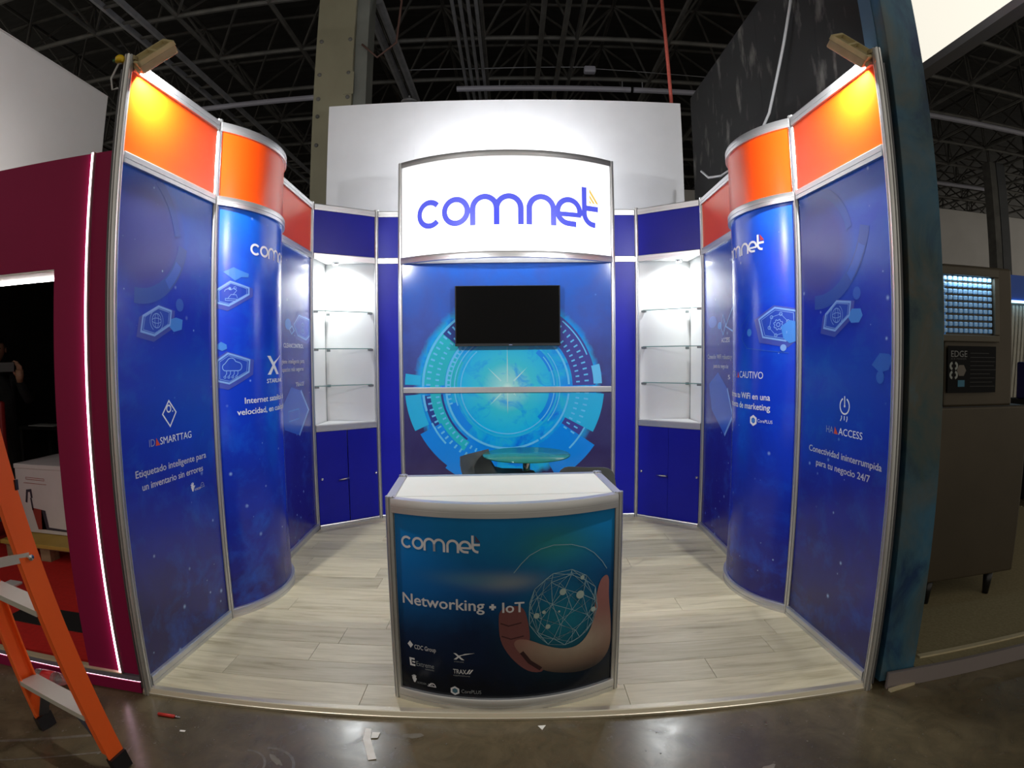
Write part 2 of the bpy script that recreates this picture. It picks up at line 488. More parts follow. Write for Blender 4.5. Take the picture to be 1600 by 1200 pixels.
def lettering(path, body, u0, u1, v0, h, parent, m=M_PRINTW, bold=False, cap=0.70, name='lettering', off=0.0016):
    return print_on(path, fit2d(text2d(body, 1.0, bold), u0, u1, v0, h, cap), m, name, parent, off)
def hand_logo(path, u, v, s, parent):
    fing = [stroke([(0, 0), (dx, dy)], 0.20) for dx, dy in ((-0.55, 0.75), (-0.25, 1.0), (0.08, 1.05), (0.38, 0.9))]
    sh = merge(*fing, poly([(-0.55, 0.3), (0.45, 0.4), (0.5, 0.0), (0.1, -0.75), (-0.2, -0.6)]), stroke([(0.2, -0.2), (0.75, 0.35)], 0.22))
    print_on(path, xf(sh, s, s, u, v), M_PRINTW, 'hand_emblem', parent)
    cl = merge(stroke(arcpts(3.3, -0.35, 0.55, 190, -10, 14, 0.75), 0.13), stroke([(2.4, -0.5), (4.1, -0.5)], 0.13), stroke([(2.7, -0.15), (3.7, -0.15)], 0.1))
    print_on(path, xf(cl, s, s, u, v), M_PRINTG, 'cloud_emblem', parent)

# ================================================================== THE HALL
GZ = -0.03                                   # bare concrete level; booth platform top is 0
def concrete():
    m = mat('polished_concrete', (0.1, 0.085, 0.06, 1), 0.3, 0, 0.5); g = NT(m); v = g.coord('Object')
    a = g.noise(v, 0.9, 8, 0.62, 0.4); b = g.noise(v, 5.5, 8, 0.7, 0.8); c = g.noise(v, 40, 4, 0.6)
    col = g.ramp(a, [(0.30, (0.072, 0.056, 0.030, 1)), (0.55, (0.150, 0.118, 0.066, 1)), (0.75, (0.21, 0.172, 0.108, 1))])
    col = g.mix(g.ramp(b, [(0.40, (0, 0, 0, 1)), (0.65, (0.55, 0.55, 0.55, 1))]), col, (0.042, 0.032, 0.016, 1))
    col = g.mix(g.ramp(c, [(0.66, (0, 0, 0, 1)), (0.74, (0.5, 0.5, 0.5, 1))]), col, (0.22, 0.19, 0.14, 1))
    g.l(col, g.b.inputs['Base Color'])
    g.l(g.ramp(b, [(0.3, (0.16, 0.16, 0.16, 1)), (0.7, (0.32, 0.32, 0.32, 1))]), g.b.inputs['Roughness'])
    g.bump(b, 0.06, 0.004)
    return m
M_CONC = concrete()
fl = MB().box((3, 9, GZ - 0.05), (44, 36, 0.1)).build('floor', M_CONC); tag(fl, kind='structure', label='brown stained polished concrete floor of the exhibition hall')
# old glue and paint marks on the concrete
M_STAIN = noisy('pale_floor_stain', (0.14, 0.12, 0.085, 1), (0.20, 0.175, 0.13, 1), 30, 0.6)
def blob(cx, cy, r, seed, n=14, z=GZ + 0.0008, asp=1.0, rot=0.0):
    rd = random.Random(seed); pts = []
    for k in range(n):
        a = 2 * PI * k / n; rr = r * rd.uniform(0.7, 1.15); x, y = rr * math.cos(a), rr * asp * math.sin(a)
        pts.append((cx + x * math.cos(rot) - y * math.sin(rot), cy + x * math.sin(rot) + y * math.cos(rot), z))
    return pts
for k, (x, y, r, asp, rt_) in enumerate([(1.05, 1.67, 0.028, 0.6, 0.2), (1.02, 1.62, 0.016, 1.4, 0.1), (0.98, 1.78, 0.035, 0.5, 0.4), (-0.37, 1.79, 0.05, 0.35, 0.2), (-0.42, 2.08, 0.05, 0.4, 0.1), (-0.95, 1.86, 0.05, 0.25, 2.4)]):
    p = blob(x, y, r, k, asp=asp, rot=rt_)
    MB().add(p, [tuple(range(len(p)))]).build('floor_stain', M_STAIN, fl)
rd = random.Random(3)
mb = MB()
for k in range(150):
    x, y = rd.uniform(-2.8, 2.8), rd.uniform(1.25, 2.12); s_ = rd.uniform(0.002, 0.006); a = rd.uniform(0, PI)
    mb.box((x, y, GZ + 0.001), (s_ * rd.uniform(1, 2.4), s_, 0.002), Matrix.Rotation(a, 3, 'Z'))
tag(mb.build('floor_grit', M_STAIN, fl), kind='stuff')
# scuff trails
M_SCUFF = noisy('scuff_grey', (0.10, 0.085, 0.060, 1), (0.16, 0.14, 0.105, 1), 50, 0.5)
def scuff(pts, wd):
    sh = stroke(pts, wd)
    MB().add([(a, b, GZ + 0.0006) for a, b in sh[0]], sh[1]).build('floor_scuff', M_SCUFF, fl)
scuff(arcpts(-0.99, 1.80, 0.13, 100, 10, 14), 0.012)
scuff(arcpts(-1.08, 1.80, 0.10, 95, -20, 12), 0.010)
scuff([(-2.75, 1.35), (-2.2, 1.62), (-1.75, 1.85)], 0.018)
scuff([(-2.6, 1.25), (-2.0, 1.56), (-1.6, 1.78)], 0.010)

# roof: space frame under a dark deck
M_DECK = noisy('dark_roof_deck', (0.018, 0.017, 0.016, 1), (0.03, 0.028, 0.027, 1), 1.2, 0.8, stretch=(1, 6, 1))
ce = thing('ceiling', 'dark steel space frame roof of the exhibition hall', None, (0, 10, 7.0), kind='structure')
MB().box((4, 14, 8.85), (46, 34, 0.1)).build('roof_deck', M_DECK, ce)
GX, GY, X0, Y0 = 1.59, 1.465, -16.34, 1.71
NXg, NYg = 24, 16
xs = [X0 + GX * i for i in range(NXg)]; ys = [Y0 + GY * j for j in range(NYg)]
ZB, ZT = 7.0, 8.15
bc_x = MB().tube([(0, ys[0], 0), (0, ys[-1], 0)], 0.042, 6).build('bottom_chord', M_STEEL, ce, loc=None)
def place_mesh(src, first, x, y, z, name):
    """first use moves the source itself, later uses copy it"""
    o = src if first else src.copy()
    if not first: COL.objects.link(o); o.name = name
    o.parent = ce; o.location = Vector((x, y, z)) - wloc(ce); return o
me0 = MB().tube([(0, 0, 0), (0, ys[-1] - ys[0], 0)], 0.042, 6)
bpy.data.objects.remove(bc_x)
def rawobj(mb_, name, m):
    me = bpy.data.meshes.new(name); me.from_pydata([tuple(v) for v in mb_.v], [], mb_.f); me.materials.append(m)
    o = bpy.data.objects.new(name, me); COL.objects.link(o); return o
cY = rawobj(me0, 'bottom_chord', M_STEEL)
for i, x in enumerate(xs): place_mesh(cY, i == 0, x, ys[0], ZB, 'bottom_chord')
cX = rawobj(MB().tube([(0, 0, 0), (xs[-1] - xs[0], 0, 0)], 0.042, 6), 'bottom_chord', M_STEEL)
for j, y in enumerate(ys): place_mesh(cX, j == 0, xs[0], y, ZB, 'bottom_chord')
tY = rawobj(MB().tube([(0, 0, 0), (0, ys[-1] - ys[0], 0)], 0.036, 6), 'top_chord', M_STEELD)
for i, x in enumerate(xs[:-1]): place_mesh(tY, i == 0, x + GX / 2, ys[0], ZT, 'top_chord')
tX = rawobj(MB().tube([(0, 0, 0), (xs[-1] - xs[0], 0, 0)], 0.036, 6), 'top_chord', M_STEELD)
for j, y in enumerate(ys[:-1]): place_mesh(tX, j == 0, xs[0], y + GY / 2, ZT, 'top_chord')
cells = []
for x in xs[:-1]:
    for y in ys[:-1]:
        if y > 4: cells.append((math.hypot(x + GX / 2, y), x, y))
cells.sort()
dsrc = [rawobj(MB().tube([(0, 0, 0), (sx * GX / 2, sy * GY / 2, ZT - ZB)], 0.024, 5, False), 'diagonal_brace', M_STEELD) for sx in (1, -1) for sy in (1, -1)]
rest = MB()
for k, (_, x, y) in enumerate(cells):
    for q, (sx, sy) in enumerate([(sx, sy) for sx in (1, -1) for sy in (1, -1)]):
        bx, by = (x if sx > 0 else x + GX), (y if sy > 0 else y + GY)
        if k < 75: place_mesh(dsrc[q], k == 0, bx, by, ZB, 'diagonal_brace')
        else: rest.tube([(bx, by, ZB), (bx + sx * GX / 2, by + sy * GY / 2, ZT)], 0.024, 4, False)
tag(rest.build('far_diagonal_braces', M_STEELD, ce), kind='stuff')

# services under the roof
def run(name, label, cat, p0, p1, r, m, n=8, group=None):
    c = (Vector(p0) + Vector(p1)) / 2
    return tag(MB().tube([p0, p1], r, n).build(name, m, loc=c), label, cat, group)
for k, dx in enumerate((-0.21, -0.09, 0.03, 0.15)):
    run('conduit', ['first', 'second', 'third', 'fourth'][k] + ' from the left of four parallel conduits under the roof', 'conduit', (-0.6 + dx - 0.06, 5.2, 6.93), (-0.6 + dx, 24, 6.93), 0.03, M_GALV, 8, 'four parallel conduits')
run('conduit', 'left of the twin wide ducts right of the steel column', 'duct', (-2.12, 7.62, 6.87), (-2.06, 24, 6.87), 0.07, M_GALV, 8)
run('conduit', 'right of the twin wide ducts right of the steel column', 'duct', (-1.93, 7.62, 6.87), (-1.86, 24, 6.87), 0.07, M_GALV, 8)
run('conduit', 'left of two olive pipes above the white partition', 'pipe', (0.53, 5.2, 6.90), (0.52, 24, 6.90), 0.045, M_STEEL, 8)
run('conduit', 'right of two olive pipes above the white partition', 'pipe', (0.90, 5.2, 6.90), (0.88, 24, 6.90), 0.045, M_STEEL, 8)
def hung(o, x0, x1, y, z):
    for x in (x0, x1): MB().tube([(x, y, z), (x, y, 7.0)], 0.012, 5).build('hanger', M_GALV, o)
M_TUBE = mat('pale_lilac_enamel', (0.46, 0.46, 0.56, 1), 0.4)
hung(run('light_channel', 'long pale light channel crossing the roof left of the steel column', 'light channel', (-7.2, 10.5, 6.77), (-3.2, 10.5, 6.77), 0.055, M_TUBE), -7.0, -3.4, 10.5, 6.77)
hung(run('light_channel', 'long pale light channel above the middle of the white partition', 'light channel', (-1.03, 10.5, 6.79), (2.36, 10.5, 6.79), 0.055, M_TUBE), -0.2, 2.2, 10.5, 6.79)
hung(run('light_channel', 'short pale light channel ending at the black partition', 'light channel', (2.42, 10.5, 6.79), (5.0, 10.5, 6.79), 0.055, M_TUBE), 2.6, 4.8, 10.5, 6.79)
run('light_channel', 'pale light channel at the far right roof beside the teal pillar', 'light channel', (8.6, 10.5, 6.9), (14.5, 10.5, 6.9), 0.06, M_TUBE)
run('light_channel', 'faint far light channel low above the ice machine', 'light channel', (11.5, 14.8, 6.9), (15.2, 14.8, 6.9), 0.06, M_TUBE)
tr = thing('cable_tray', 'ladder-type cable tray under the roof at upper left', 'cable tray', (-5.9, 10, 6.9))
for x in (-6.06, -5.72): MB().box((x, 14, 6.9), (0.05, 20, 0.10)).build('side_rail', M_GALV, tr)
rg = MB().box((0, 0, 0), (0.32, 0.05, 0.03)); r0 = rawobj(rg, 'rung', M_STEEL)
for k in range(40):
    o = r0 if k == 0 else r0.copy()
    if k: COL.objects.link(o)
    o.parent = tr; o.location = Vector((-5.89, 4.3 + 0.5 * k, 6.88)) - wloc(tr)
dk = thing('smoke_detector', 'round pale disc hanging under the roof beside twin ducts', 'detector', (-1.99, 10.7, 6.70))
MB().lathe([(0.0, 0.0), (0.16, 0.0), (0.17, 0.02), (0.15, 0.05), (0.0, 0.05)], (-1.99, 10.7, 6.62), 20).build('disc', M_GALV, dk, True)
MB().tube([(-1.99, 10.7, 6.67), (-1.99, 10.7, 6.78)], 0.02, 6).build('stem', M_GALV, dk)
hb = thing('hanging_sensor_box', 'small pale box hanging on thin wires above the partition', 'box', (1.49, 10.0, 6.95))
MB().bbox((1.49, 10.0, 6.92), (0.22, 0.14, 0.13), 0.03).build('body', M_TUBE, hb)
MB().tube([(-2.2, 10.02, 6.98), (-0.6, 10.01, 6.95), (1.4, 10.0, 6.98)], 0.008, 5).build('wire', M_GALV, hb)
MB().tube([(1.6, 10.0, 6.95), (3.0, 10.0, 6.9), (4.2, 10.0, 6.88)], 0.006, 5).build('wire', M_GALV, hb)
MB().tube([(1.49, 10.0, 6.98), (1.49, 10.0, 7.0)], 0.012, 5).build('hanger', M_GALV, hb)

# steel column behind the booth
M_COLM = noisy('beige_painted_column', (0.24, 0.225, 0.155, 1), (0.31, 0.29, 0.20, 1), 1.2, 0.42, 0.15, stretch=(1, 1, 0.6))
cl = thing('steel_column', 'beige bolted steel column rising behind the white partition', 'column', (-2.25, 7.2, GZ))
MB().box((-2.34, 7.22, 3.6), (0.52, 0.44, 7.26)).build('shaft', M_COLM, cl)
MB().box((-1.99, 7.24, 3.6), (0.17, 0.34, 7.26)).build('side_flange', noisy('column_side', (0.17, 0.18, 0.165, 1), (0.21, 0.22, 0.20, 1), 2, 0.5, 0.1), cl)
MB().box((-2.12, 6.995, 4.9 + 0.3), (0.13, 0.012, 0.32)).build('splice_plate', M_COLM, cl)
for x in (-2.53, -2.13):
    for z in (4.35, 4.75, 5.0, 5.35, 5.85):
        MB().lathe([(0, 0), (0.028, 0), (0.028, 0.012), (0.016, 0.02), (0, 0.02)], (x, 7.0, z), 8, Matrix.Rotation(PI / 2, 3, 'X')).build('bolt', M_STEEL, cl)

# white partition behind the booth
M_FABW = noisy('white_partition_fabric', (0.77, 0.77, 0.80, 1), (0.81, 0.81, 0.84, 1), 2.5, 0.8)
wp = thing('partition_wall', 'tall white partition behind the booth, brightly lit above the sign', 'partition', (-0.06, 6.33, GZ))
for k in range(4):
    x0 = -2.14 + k * 1.0375
    MB().bbox((x0 + 0.51875, 6.33, 2.26), (1.0373, 0.05, 4.58), 0.001).build('panel', M_FABW, wp)
# black partition on the right
M_BPART = noisy('scuffed_black_partition', (0.012, 0.0115, 0.011, 1), (0.10, 0.095, 0.085, 1), 7.0, 0.85, 0, 8, spec=0.2, stretch=(1, 1, 0.4), lo=0.56, hi=0.74)
bp = thing('partition_wall', 'scuffed black partition running back beside the right wall', 'partition', (2.03, 4.1, GZ))
for k in range(4):
    y0 = 2.36 + k * 0.89
    MB().bbox((2.03, y0 + 0.445, 2.2), (0.05, 0.8898, 4.46), 0.001).build('panel', M_BPART, bp)
# grey walls of the hall
M_GREYW = noisy('grey_wall_paint', (0.70, 0.68, 0.67, 1), (0.76, 0.74, 0.73, 1), 0.8, 0.8)
wl_ = MB().box((-5.25, 3.9, 2.49), (0.1, 4.6, 5.06)).box((-5.235, 5.18, 2.49), (0.1, 2.0, 5.0)).build('wall_left', M_GREYW); tag(wl_, 'tall grey wall above the magenta booth', kind='structure')
wr_ = MB().box((16, 17.5, 3.4), (22, 0.2, 7.0)).build('wall_far_right', M_GREYW); tag(wr_, 'pale far hall wall beyond the ice machine', kind='structure')
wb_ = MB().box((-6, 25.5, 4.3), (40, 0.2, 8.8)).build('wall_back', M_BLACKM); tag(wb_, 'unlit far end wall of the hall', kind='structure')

# ================================================================== BOOTH PLATFORM
def wood():
    m = mat('pale_oak_laminate', (0.5, 0.45, 0.36, 1), 0.36); g = NT(m)
    oi = g.n('ShaderNodeObjectInfo')
    v = g.coord('Object'); cx = g.n('ShaderNodeCombineXYZ'); g.l(g.math('MULTIPLY', oi.outputs['Random'], 37.0), cx.inputs[0]); g.l(g.math('MULTIPLY', oi.outputs['Random'], 91.0), cx.inputs[1])
    va = g.n('ShaderNodeVectorMath'); va.operation = 'ADD'; g.l(v, va.inputs[0]); g.l(cx.outputs[0], va.inputs[1])
    v2 = g.mapping(va.outputs[0], (0.9, 9, 1))
    n1 = g.noise(v2, 2.2, 8, 0.62, 0.5); n2 = g.noise(g.mapping(va.outputs[0], (1.5, 30, 1)), 3.0, 5, 0.6)
    col = g.ramp(n1, [(0.28, (0.34, 0.285, 0.165, 1)), (0.45, (0.53, 0.465, 0.30, 1)), (0.70, (0.65, 0.58, 0.40, 1))])
    col = g.mix(g.ramp(n2, [(0.30, (0.35, 0.35, 0.35, 1)), (0.5, (0, 0, 0, 1))]), col, (0.36, 0.30, 0.18, 1))
    kn = g.noise(g.mapping(va.outputs[0], (2.2, 11, 1)), 1.3, 3, 0.5)
    col = g.mix(g.ramp(kn, [(0.69, (0, 0, 0, 1)), (0.77, (0.5, 0.5, 0.5, 1))]), col, (0.20, 0.155, 0.10, 1))
    hv = g.n('ShaderNodeHueSaturation'); g.l(col, hv.inputs['Color'])
    g.l(g.math('ADD', g.math('MULTIPLY', oi.outputs['Random'], 0.26), 0.86), hv.inputs['Value'])
    g.l(hv.outputs[0], g.b.inputs['Base Color'])
    return m
M_WOOD = wood()
pf = thing('platform_floor', 'low pale oak laminate platform floor of the blue booth', None, (0, 3.7, GZ), kind='structure')
OUT = [(-1.775, 2.20), (1.71, 2.22), (1.73, 4.86), (1.73, 5.32), (-1.81, 5.34), (-1.81, 4.88)]
MB().prism([(-1.775, 2.20), (1.71, 2.22), (1.75, 5.33), (-1.82, 5.35)], GZ + 0.001, -0.008).build('platform_base', M_BLACKM, pf)
PW = 0.192; yy = 2.225; row = 0
while yy < 5.33:
    y1 = min(yy + PW, 5.33); xx = -1.765 - random.Random(row * 5 + 1).uniform(0.0, 1.15)
    while xx < 1.70:
        a, b = max(xx, -1.765), min(xx + 1.22, 1.705)
        if b - a > 0.02:
            c = Vector(((a + b) / 2, (yy + y1) / 2, -0.004))
            o = MB().bbox(c, (b - a - 0.0016, y1 - yy - 0.0016, 0.008), 0.0012).build('plank', M_WOOD, pf)
            off = c - wloc(pf); o.data.transform(Matrix.Translation(-off)); o.location = off
        xx += 1.22
    yy += PW; row += 1
tp = Path((-1.775, 2.2), (1.71, 2.22))
tp.sweep(MB(), [(0.0, GZ), (0.016, GZ + 0.001), (0.016, GZ + 0.012), (0.012, GZ + 0.014), (0.004, 0.001), (0.0, 0.004), (-0.028, 0.004), (-0.03, 0.0)]).build('edge_trim', mat('champagne_trim', (0.56, 0.50, 0.38, 1), 0.42, 0.7), pf)

# ================================================================== BOOTH WALLS
A, B, Cp, Mp = (-1.752, 2.203), (-1.711, 3.032), (-1.791, 4.877), (-1.751, 3.955)
a_, b_, c_, m_ = (1.683, 2.215), (1.657, 3.051), (1.707, 4.855), (1.682, 3.953)
Dp, d_ = (-1.285, 5.262), (1.196, 5.264)
Ep, e_ = (-1.057, 5.285), (0.966, 5.275)
ZM0, ZM1, ZH, ZTOP = 2.452, 2.507, 2.90, 2.957
def bay(name, label, P0, P1, sag, graphic, header, posts=(), group=None):
    p = Path(P0, P1, sag); mid = p.p(p.L / 2, 0)
    t = thing(name, label, 'booth panel', (mid.x, mid.y, 0), group)
    g = 0.022 if not sag else 0.012
    gp = p.sheet(MB(), 0.05, 2.456, g, p.L - g, off=0.0).build('graphic_panel', graphic, t)
    hp = p.sheet(MB(), ZM1 - 0.005, ZH + 0.005, g, p.L - g, off=0.004).build('header_panel', header, t)
    if sag: smooth_by_angle(gp); smooth_by_angle(hp)
    for nm, z0, z1 in (('bottom_rail', 0.0, 0.055), ('middle_rail', ZM0, ZM1), ('top_rail', ZH, ZTOP)):
        o = rail(p, z0, z1, nm, t, g, p.L - g)
        if sag: smooth_by_angle(o)
    for q in posts: post(q, 0.0, 2.972, t)
    return t, p, gp
LBf, pLf, gLf = bay('wall_panel', 'left front booth panel printed with a smart tag icon and orange header', A, B, 0, N_SIDE_L, M_ORANGE, [B])
LBc, pLc, gLc = bay('curved_wall_panel', 'left convex booth panel printed with robot and cloud badges', B, Mp, 0.2, N_CUR_L, M_ORANGE, [Mp])
LBr, pLr, gLr = bay('wall_panel', 'left rear booth panel with hygiene slogan beside the left showcase', Mp, Cp, 0, N_REAR, M_ORANGE, [Cp])
RBr, pRr, gRr = bay('wall_panel', 'right rear booth panel with faint slogan beside the right showcase', c_, m_, 0, N_REAR, M_ORANGE, [c_])
RBc, pRc, gRc = bay('curved_wall_panel', 'right convex booth panel printed with a gear badge', m_, b_, 0.2, N_CUR_R, M_ORANGE, [m_])
RBf, pRf, gRf = bay('wall_panel', 'right front booth panel printed with a power icon and orange header', b_, a_, 0, N_SIDE_R, M_ORANGE, [b_])
for P, t, s in ((A, LBf, -1), (a_, RBf, 1)):
    post(P, GZ, 2.972, t, 'corner_post');
    MB().box((P[0] + s * 0.026, P[1] + 0.004, 1.45), (0.008, 0.03, 2.9)).build('joint_strip', M_ALUD, t)

# --- print on the left front panel
def ring_segment(c, r, wd, a0, a1, n=16): return stroke(arcpts(c[0], c[1], r, a0, a1, n), wd)
M_RING = mat('printed_ring_blue', (0.030, 0.085, 0.42, 1), 0.22)
M_RING2 = mat('printed_ring_pale', (0.035, 0.12, 0.58, 1), 0.22)
print_on(pLf, ring_segment((0.18, 2.22), 0.36, 0.075, -95, -12), M_RING, 'printed_ring', gLf, 0.0009)
print_on(pLf, ring_segment((0.18, 2.22), 0.36, 0.055, -52, -28), M_RING2, 'printed_ring', gLf, 0.0012)
print_on(pLf, ring_segment((0.12, 2.12), 0.37, 0.05, 12, 62), M_RING, 'printed_ring', gLf, 0.0009)
hexicon(pLf, [(0.332, 1.821), (0.435, 1.805), (0.423, 1.735), (0.299, 1.678), (0.197, 1.694), (0.213, 1.767)], gLf, i_globe())
print_on(pLf, poly([(0.478, 1.775), (0.534, 1.766), (0.526, 1.715), (0.456, 1.7), (0.417, 1.727), (0.43, 1.764)]), M_ICONF, 'printed_hexagon', gLf, 0.0014)
print_on(pLf, disc(0.509, 1.842, 0.034), M_RING2, 'printed_dot', gLf, 0.0014)
tag2 = [(0.399, 1.352), (0.456, 1.290), (0.402, 1.222), (0.344, 1.288)]
print_on(pLf, merge(stroke(tag2, 0.008, True), stroke(arcpts(0.396, 1.312, 0.017, 0, 360, 14)[:-1], 0.007, True), disc(0.428, 1.297, 0.004, 8)), M_PRINTW, 'tag_icon', gLf)
lettering(pLf, 'ID', 0.228, 0.272, 1.141, 0.036, gLf, M_PRINTG)
print_on(pLf, poly([(0.277, 1.140), (0.312, 1.140), (0.284, 1.178)]), M_PRINTO, 'printed_triangle', gLf)
lettering(pLf, 'SMARTTAG', 0.314, 0.583, 1.141, 0.036, gLf)
lettering(pLf, 'Etiquetado inteligente para', 0.112, 0.712, 1.010, 0.034, gLf, bold=True)
lettering(pLf, 'un inventario sin errores', 0.154, 0.674, 0.943, 0.034, gLf, bold=True)
hand_logo(pLf, 0.565, 0.868, 0.028, gLf)
lettering(pLf, 'NORDEN', 0.582, 0.640, 0.848, 0.012, gLf, M_PRINTW, True)

# --- print on the left convex panel
put_logo(pLc, 0.245, 0.80, 2.190, 0.072, M_PRINTW, M_PRINTO, gLc)
hexicon(pLc, [(-0.010 + 0.03, 1.955), (0.106, 2.011), (0.235, 1.984), (0.235, 1.946), (0.096, 1.870), (0.022, 1.884)], gLc, i_robot(), M_ICON)
print_on(pLc, poly([(0.06, 2.064), (0.126, 2.098), (0.170, 2.084), (0.235, 2.070), (0.232, 2.048), (0.180, 2.045), (0.137, 2.019)]), M_ICONF, 'printed_hexagon', gLc, 0.0014)
hexicon(pLc, [(0.022, 1.548), (0.087, 1.590), (0.237, 1.550), (0.229, 1.480), (0.092, 1.415), (0.020, 1.432)], gLc, i_cloud(), M_ICON)
print_on(pLc, poly([(0.020, 1.640), (0.045, 1.658), (0.080, 1.642), (0.082, 1.618), (0.052, 1.605), (0.020, 1.618)]), M_ICONF, 'printed_hexagon', gLc, 0.0014)
def xlogo(path, u0, u1, v0, v1, m, parent, off=0.0016):
    w_, h_ = u1 - u0, v1 - v0
    sh = merge(poly([(0, 1), (0.22, 1), (0.95, 0), (0.70, 0)]), poly([(0, 0), (0.24, 0), (0.62, 0.60), (1.25, 1.06), (0.50, 0.68)]))
    return print_on(path, xf(sh, w_, h_, u0, v0), m, 'x_emblem', parent, off)
xlogo(pLc, 0.400, 0.575, 1.456, 1.575, M_PRINTW, gLc)
lettering(pLc, 'STARLINK', 0.390, 0.640, 1.404, 0.026, gLc, M_PRINTW, True)
lettering(pLc, 'Internet satelital de alta', 0.192, 0.800, 1.290, 0.036, gLc, bold=True)
lettering(pLc, 'velocidad, en cualquier lugar', 0.136, 0.850, 1.224, 0.036, gLc, bold=True)

# --- print on the left rear panel
hexicon(pLr, [(0.593, 1.918), (0.872, 1.899), (0.868, 1.757), (0.772, 1.72), (0.556, 1.75), (0.464, 1.835)], gLr, i_swirl())
print_on(pLr, disc(0.33, 1.83, 0.07, 14, 0.045), M_ICONF, 'printed_dot', gLr, 0.0014)
print_on(pLr, stroke([(0.36, 1.79), (0.42, 1.82), (0.47, 1.785), (0.41, 1.755)], 0.012, True), M_ICON, 'printed_diamond', gLr)
lettering(pLr, 'CLEANCONTROL', 0.223, 0.700, 1.645, 0.034, gLr)
lettering(pLr, 'Higiene inteligente para', 0.115, 0.712, 1.520, 0.034, gLr, bold=True)
lettering(pLr, 'espacios más seguros', 0.158, 0.690, 1.456, 0.034, gLr, bold=True)
lettering(pLr, 'TRAX//', 0.484, 0.700, 1.328, 0.034, gLr, bold=True)
HX2 = [(0.149, 1.17), (0.377, 1.329), (0.61, 1.29), (0.801, 1.11), (0.541, 0.92), (0.202, 1.006)]
print_on(pLr, poly(HX2), M_RING2, 'printed_hexagon', gLr, 0.0010)
print_on(pLr, stroke(HX2[2:5], 0.022), M_ICON, 'printed_hexagon_edge', gLr)
print_on(pLr, stroke([(0.30, 1.14), (0.55, 1.14), (0.55, 1.06), (0.30, 1.06)], 0.010, True), M_ICONF, 'printed_hexagon_icon', gLr)

# --- print on the right rear panel
print_on(pRr, stroke([(0.56, 1.787), (0.717, 1.925), (0.86, 1.90), (0.88, 1.80), (0.728, 1.739)], 0.012, True), M_ICON, 'badge_outline', gRr)
print_on(pRr, stroke([(0.44, 1.80), (0.50, 1.88), (0.56, 1.80), (0.50, 1.72)], 0.012, True), M_ICON, 'printed_diamond', gRr)
print_on(pRr, disc(0.24, 1.84, 0.11, 16, 0.05), M_RING2, 'printed_dot', gRr, 0.0012)
print_on(pRr, disc(0.42, 1.80, 0.05, 14, 0.03), M_ICONF, 'printed_dot', gRr, 0.0013)
lettering(pRr, 'ACCESS', 0.460, 0.650, 1.662, 0.036, gRr)
lettering(pRr, 'Conexión WiFi robusta y segura', 0.105, 0.860, 1.530, 0.036, gRr, bold=True)
lettering(pRr, 'para tu negocio', 0.266, 0.622, 1.456, 0.034, gRr, bold=True)
lettering(pRr, '5', 0.615, 0.660, 1.372, 0.034, gRr)
HX3 = [(0.151, 1.312), (0.38, 1.42), (0.60, 1.30), (0.73, 1.094), (0.555, 0.922), (0.228, 1.097)]
print_on(pRr, poly(HX3), M_RING2, 'printed_hexagon', gRr, 0.0010)
print_on(pRr, stroke(HX3[2:5], 0.022), M_ICON, 'printed_hexagon_edge', gRr)

# --- print on the right convex panel
put_logo(pRc, 0.235, 0.790, 2.192, 0.072, M_PRINTW, M_PRINTO, gRc)
hexicon(pRc, [(0.740, 1.773), (0.860, 1.837), (0.995, 1.812), (0.998, 1.690), (0.930, 1.640), (0.772, 1.665)], gRc, i_gear(), M_ICON)
print_on(pRc, poly([(0.90, 1.725), (0.955, 1.76), (1.0, 1.75), (1.0, 1.640), (0.955, 1.625), (0.915, 1.655)]), M_ICONF, 'printed_hexagon', gRc, 0.0021)
print_on(pRc, disc(0.648, 1.697, 0.024), M_ICONF, 'printed_dot', gRc, 0.0014)
print_on(pRc, disc(0.915, 1.600, 0.020), M_ICON, 'printed_dot', gRc, 0.0014)
print_on(pRc, stroke([(0.55, 1.74), (0.70, 1.85), (0.56, 1.66), (0.62, 1.60), (0.95, 1.57)], 0.004), M_RING2, 'printed_outline', gRc, 0.0012)
lettering(pRc, 'PORTAL', 0.300, 0.480, 1.412, 0.042, gRc, M_PRINTG)
print_on(pRc, poly([(0.492, 1.412), (0.522, 1.412), (0.500, 1.452)]), M_PRINTO, 'printed_triangle', gRc)
lettering(pRc, 'CAUTIVO', 0.528, 0.775, 1.413, 0.043, gRc)
lettering(pRc, 'Transforma tu WiFi en una', 0.220, 0.830, 1.284, 0.038, gRc, bold=True)
lettering(pRc, 'herramienta de marketing', 0.235, 0.832, 1.222, 0.038, gRc, bold=True)
hxc = arcpts(0.697, 1.153, 0.027, 30, 390, 6)[:-1]
print_on(pRc, stroke(hxc, 0.014, True), M_PRINTW, 'hexagon_emblem', gRc); print_on(pRc, disc(0.697, 1.153, 0.014, 10), M_ICONF, 'hexagon_emblem_core', gRc)
lettering(pRc, 'CorePLUS', 0.735, 0.850, 1.146, 0.020, gRc)

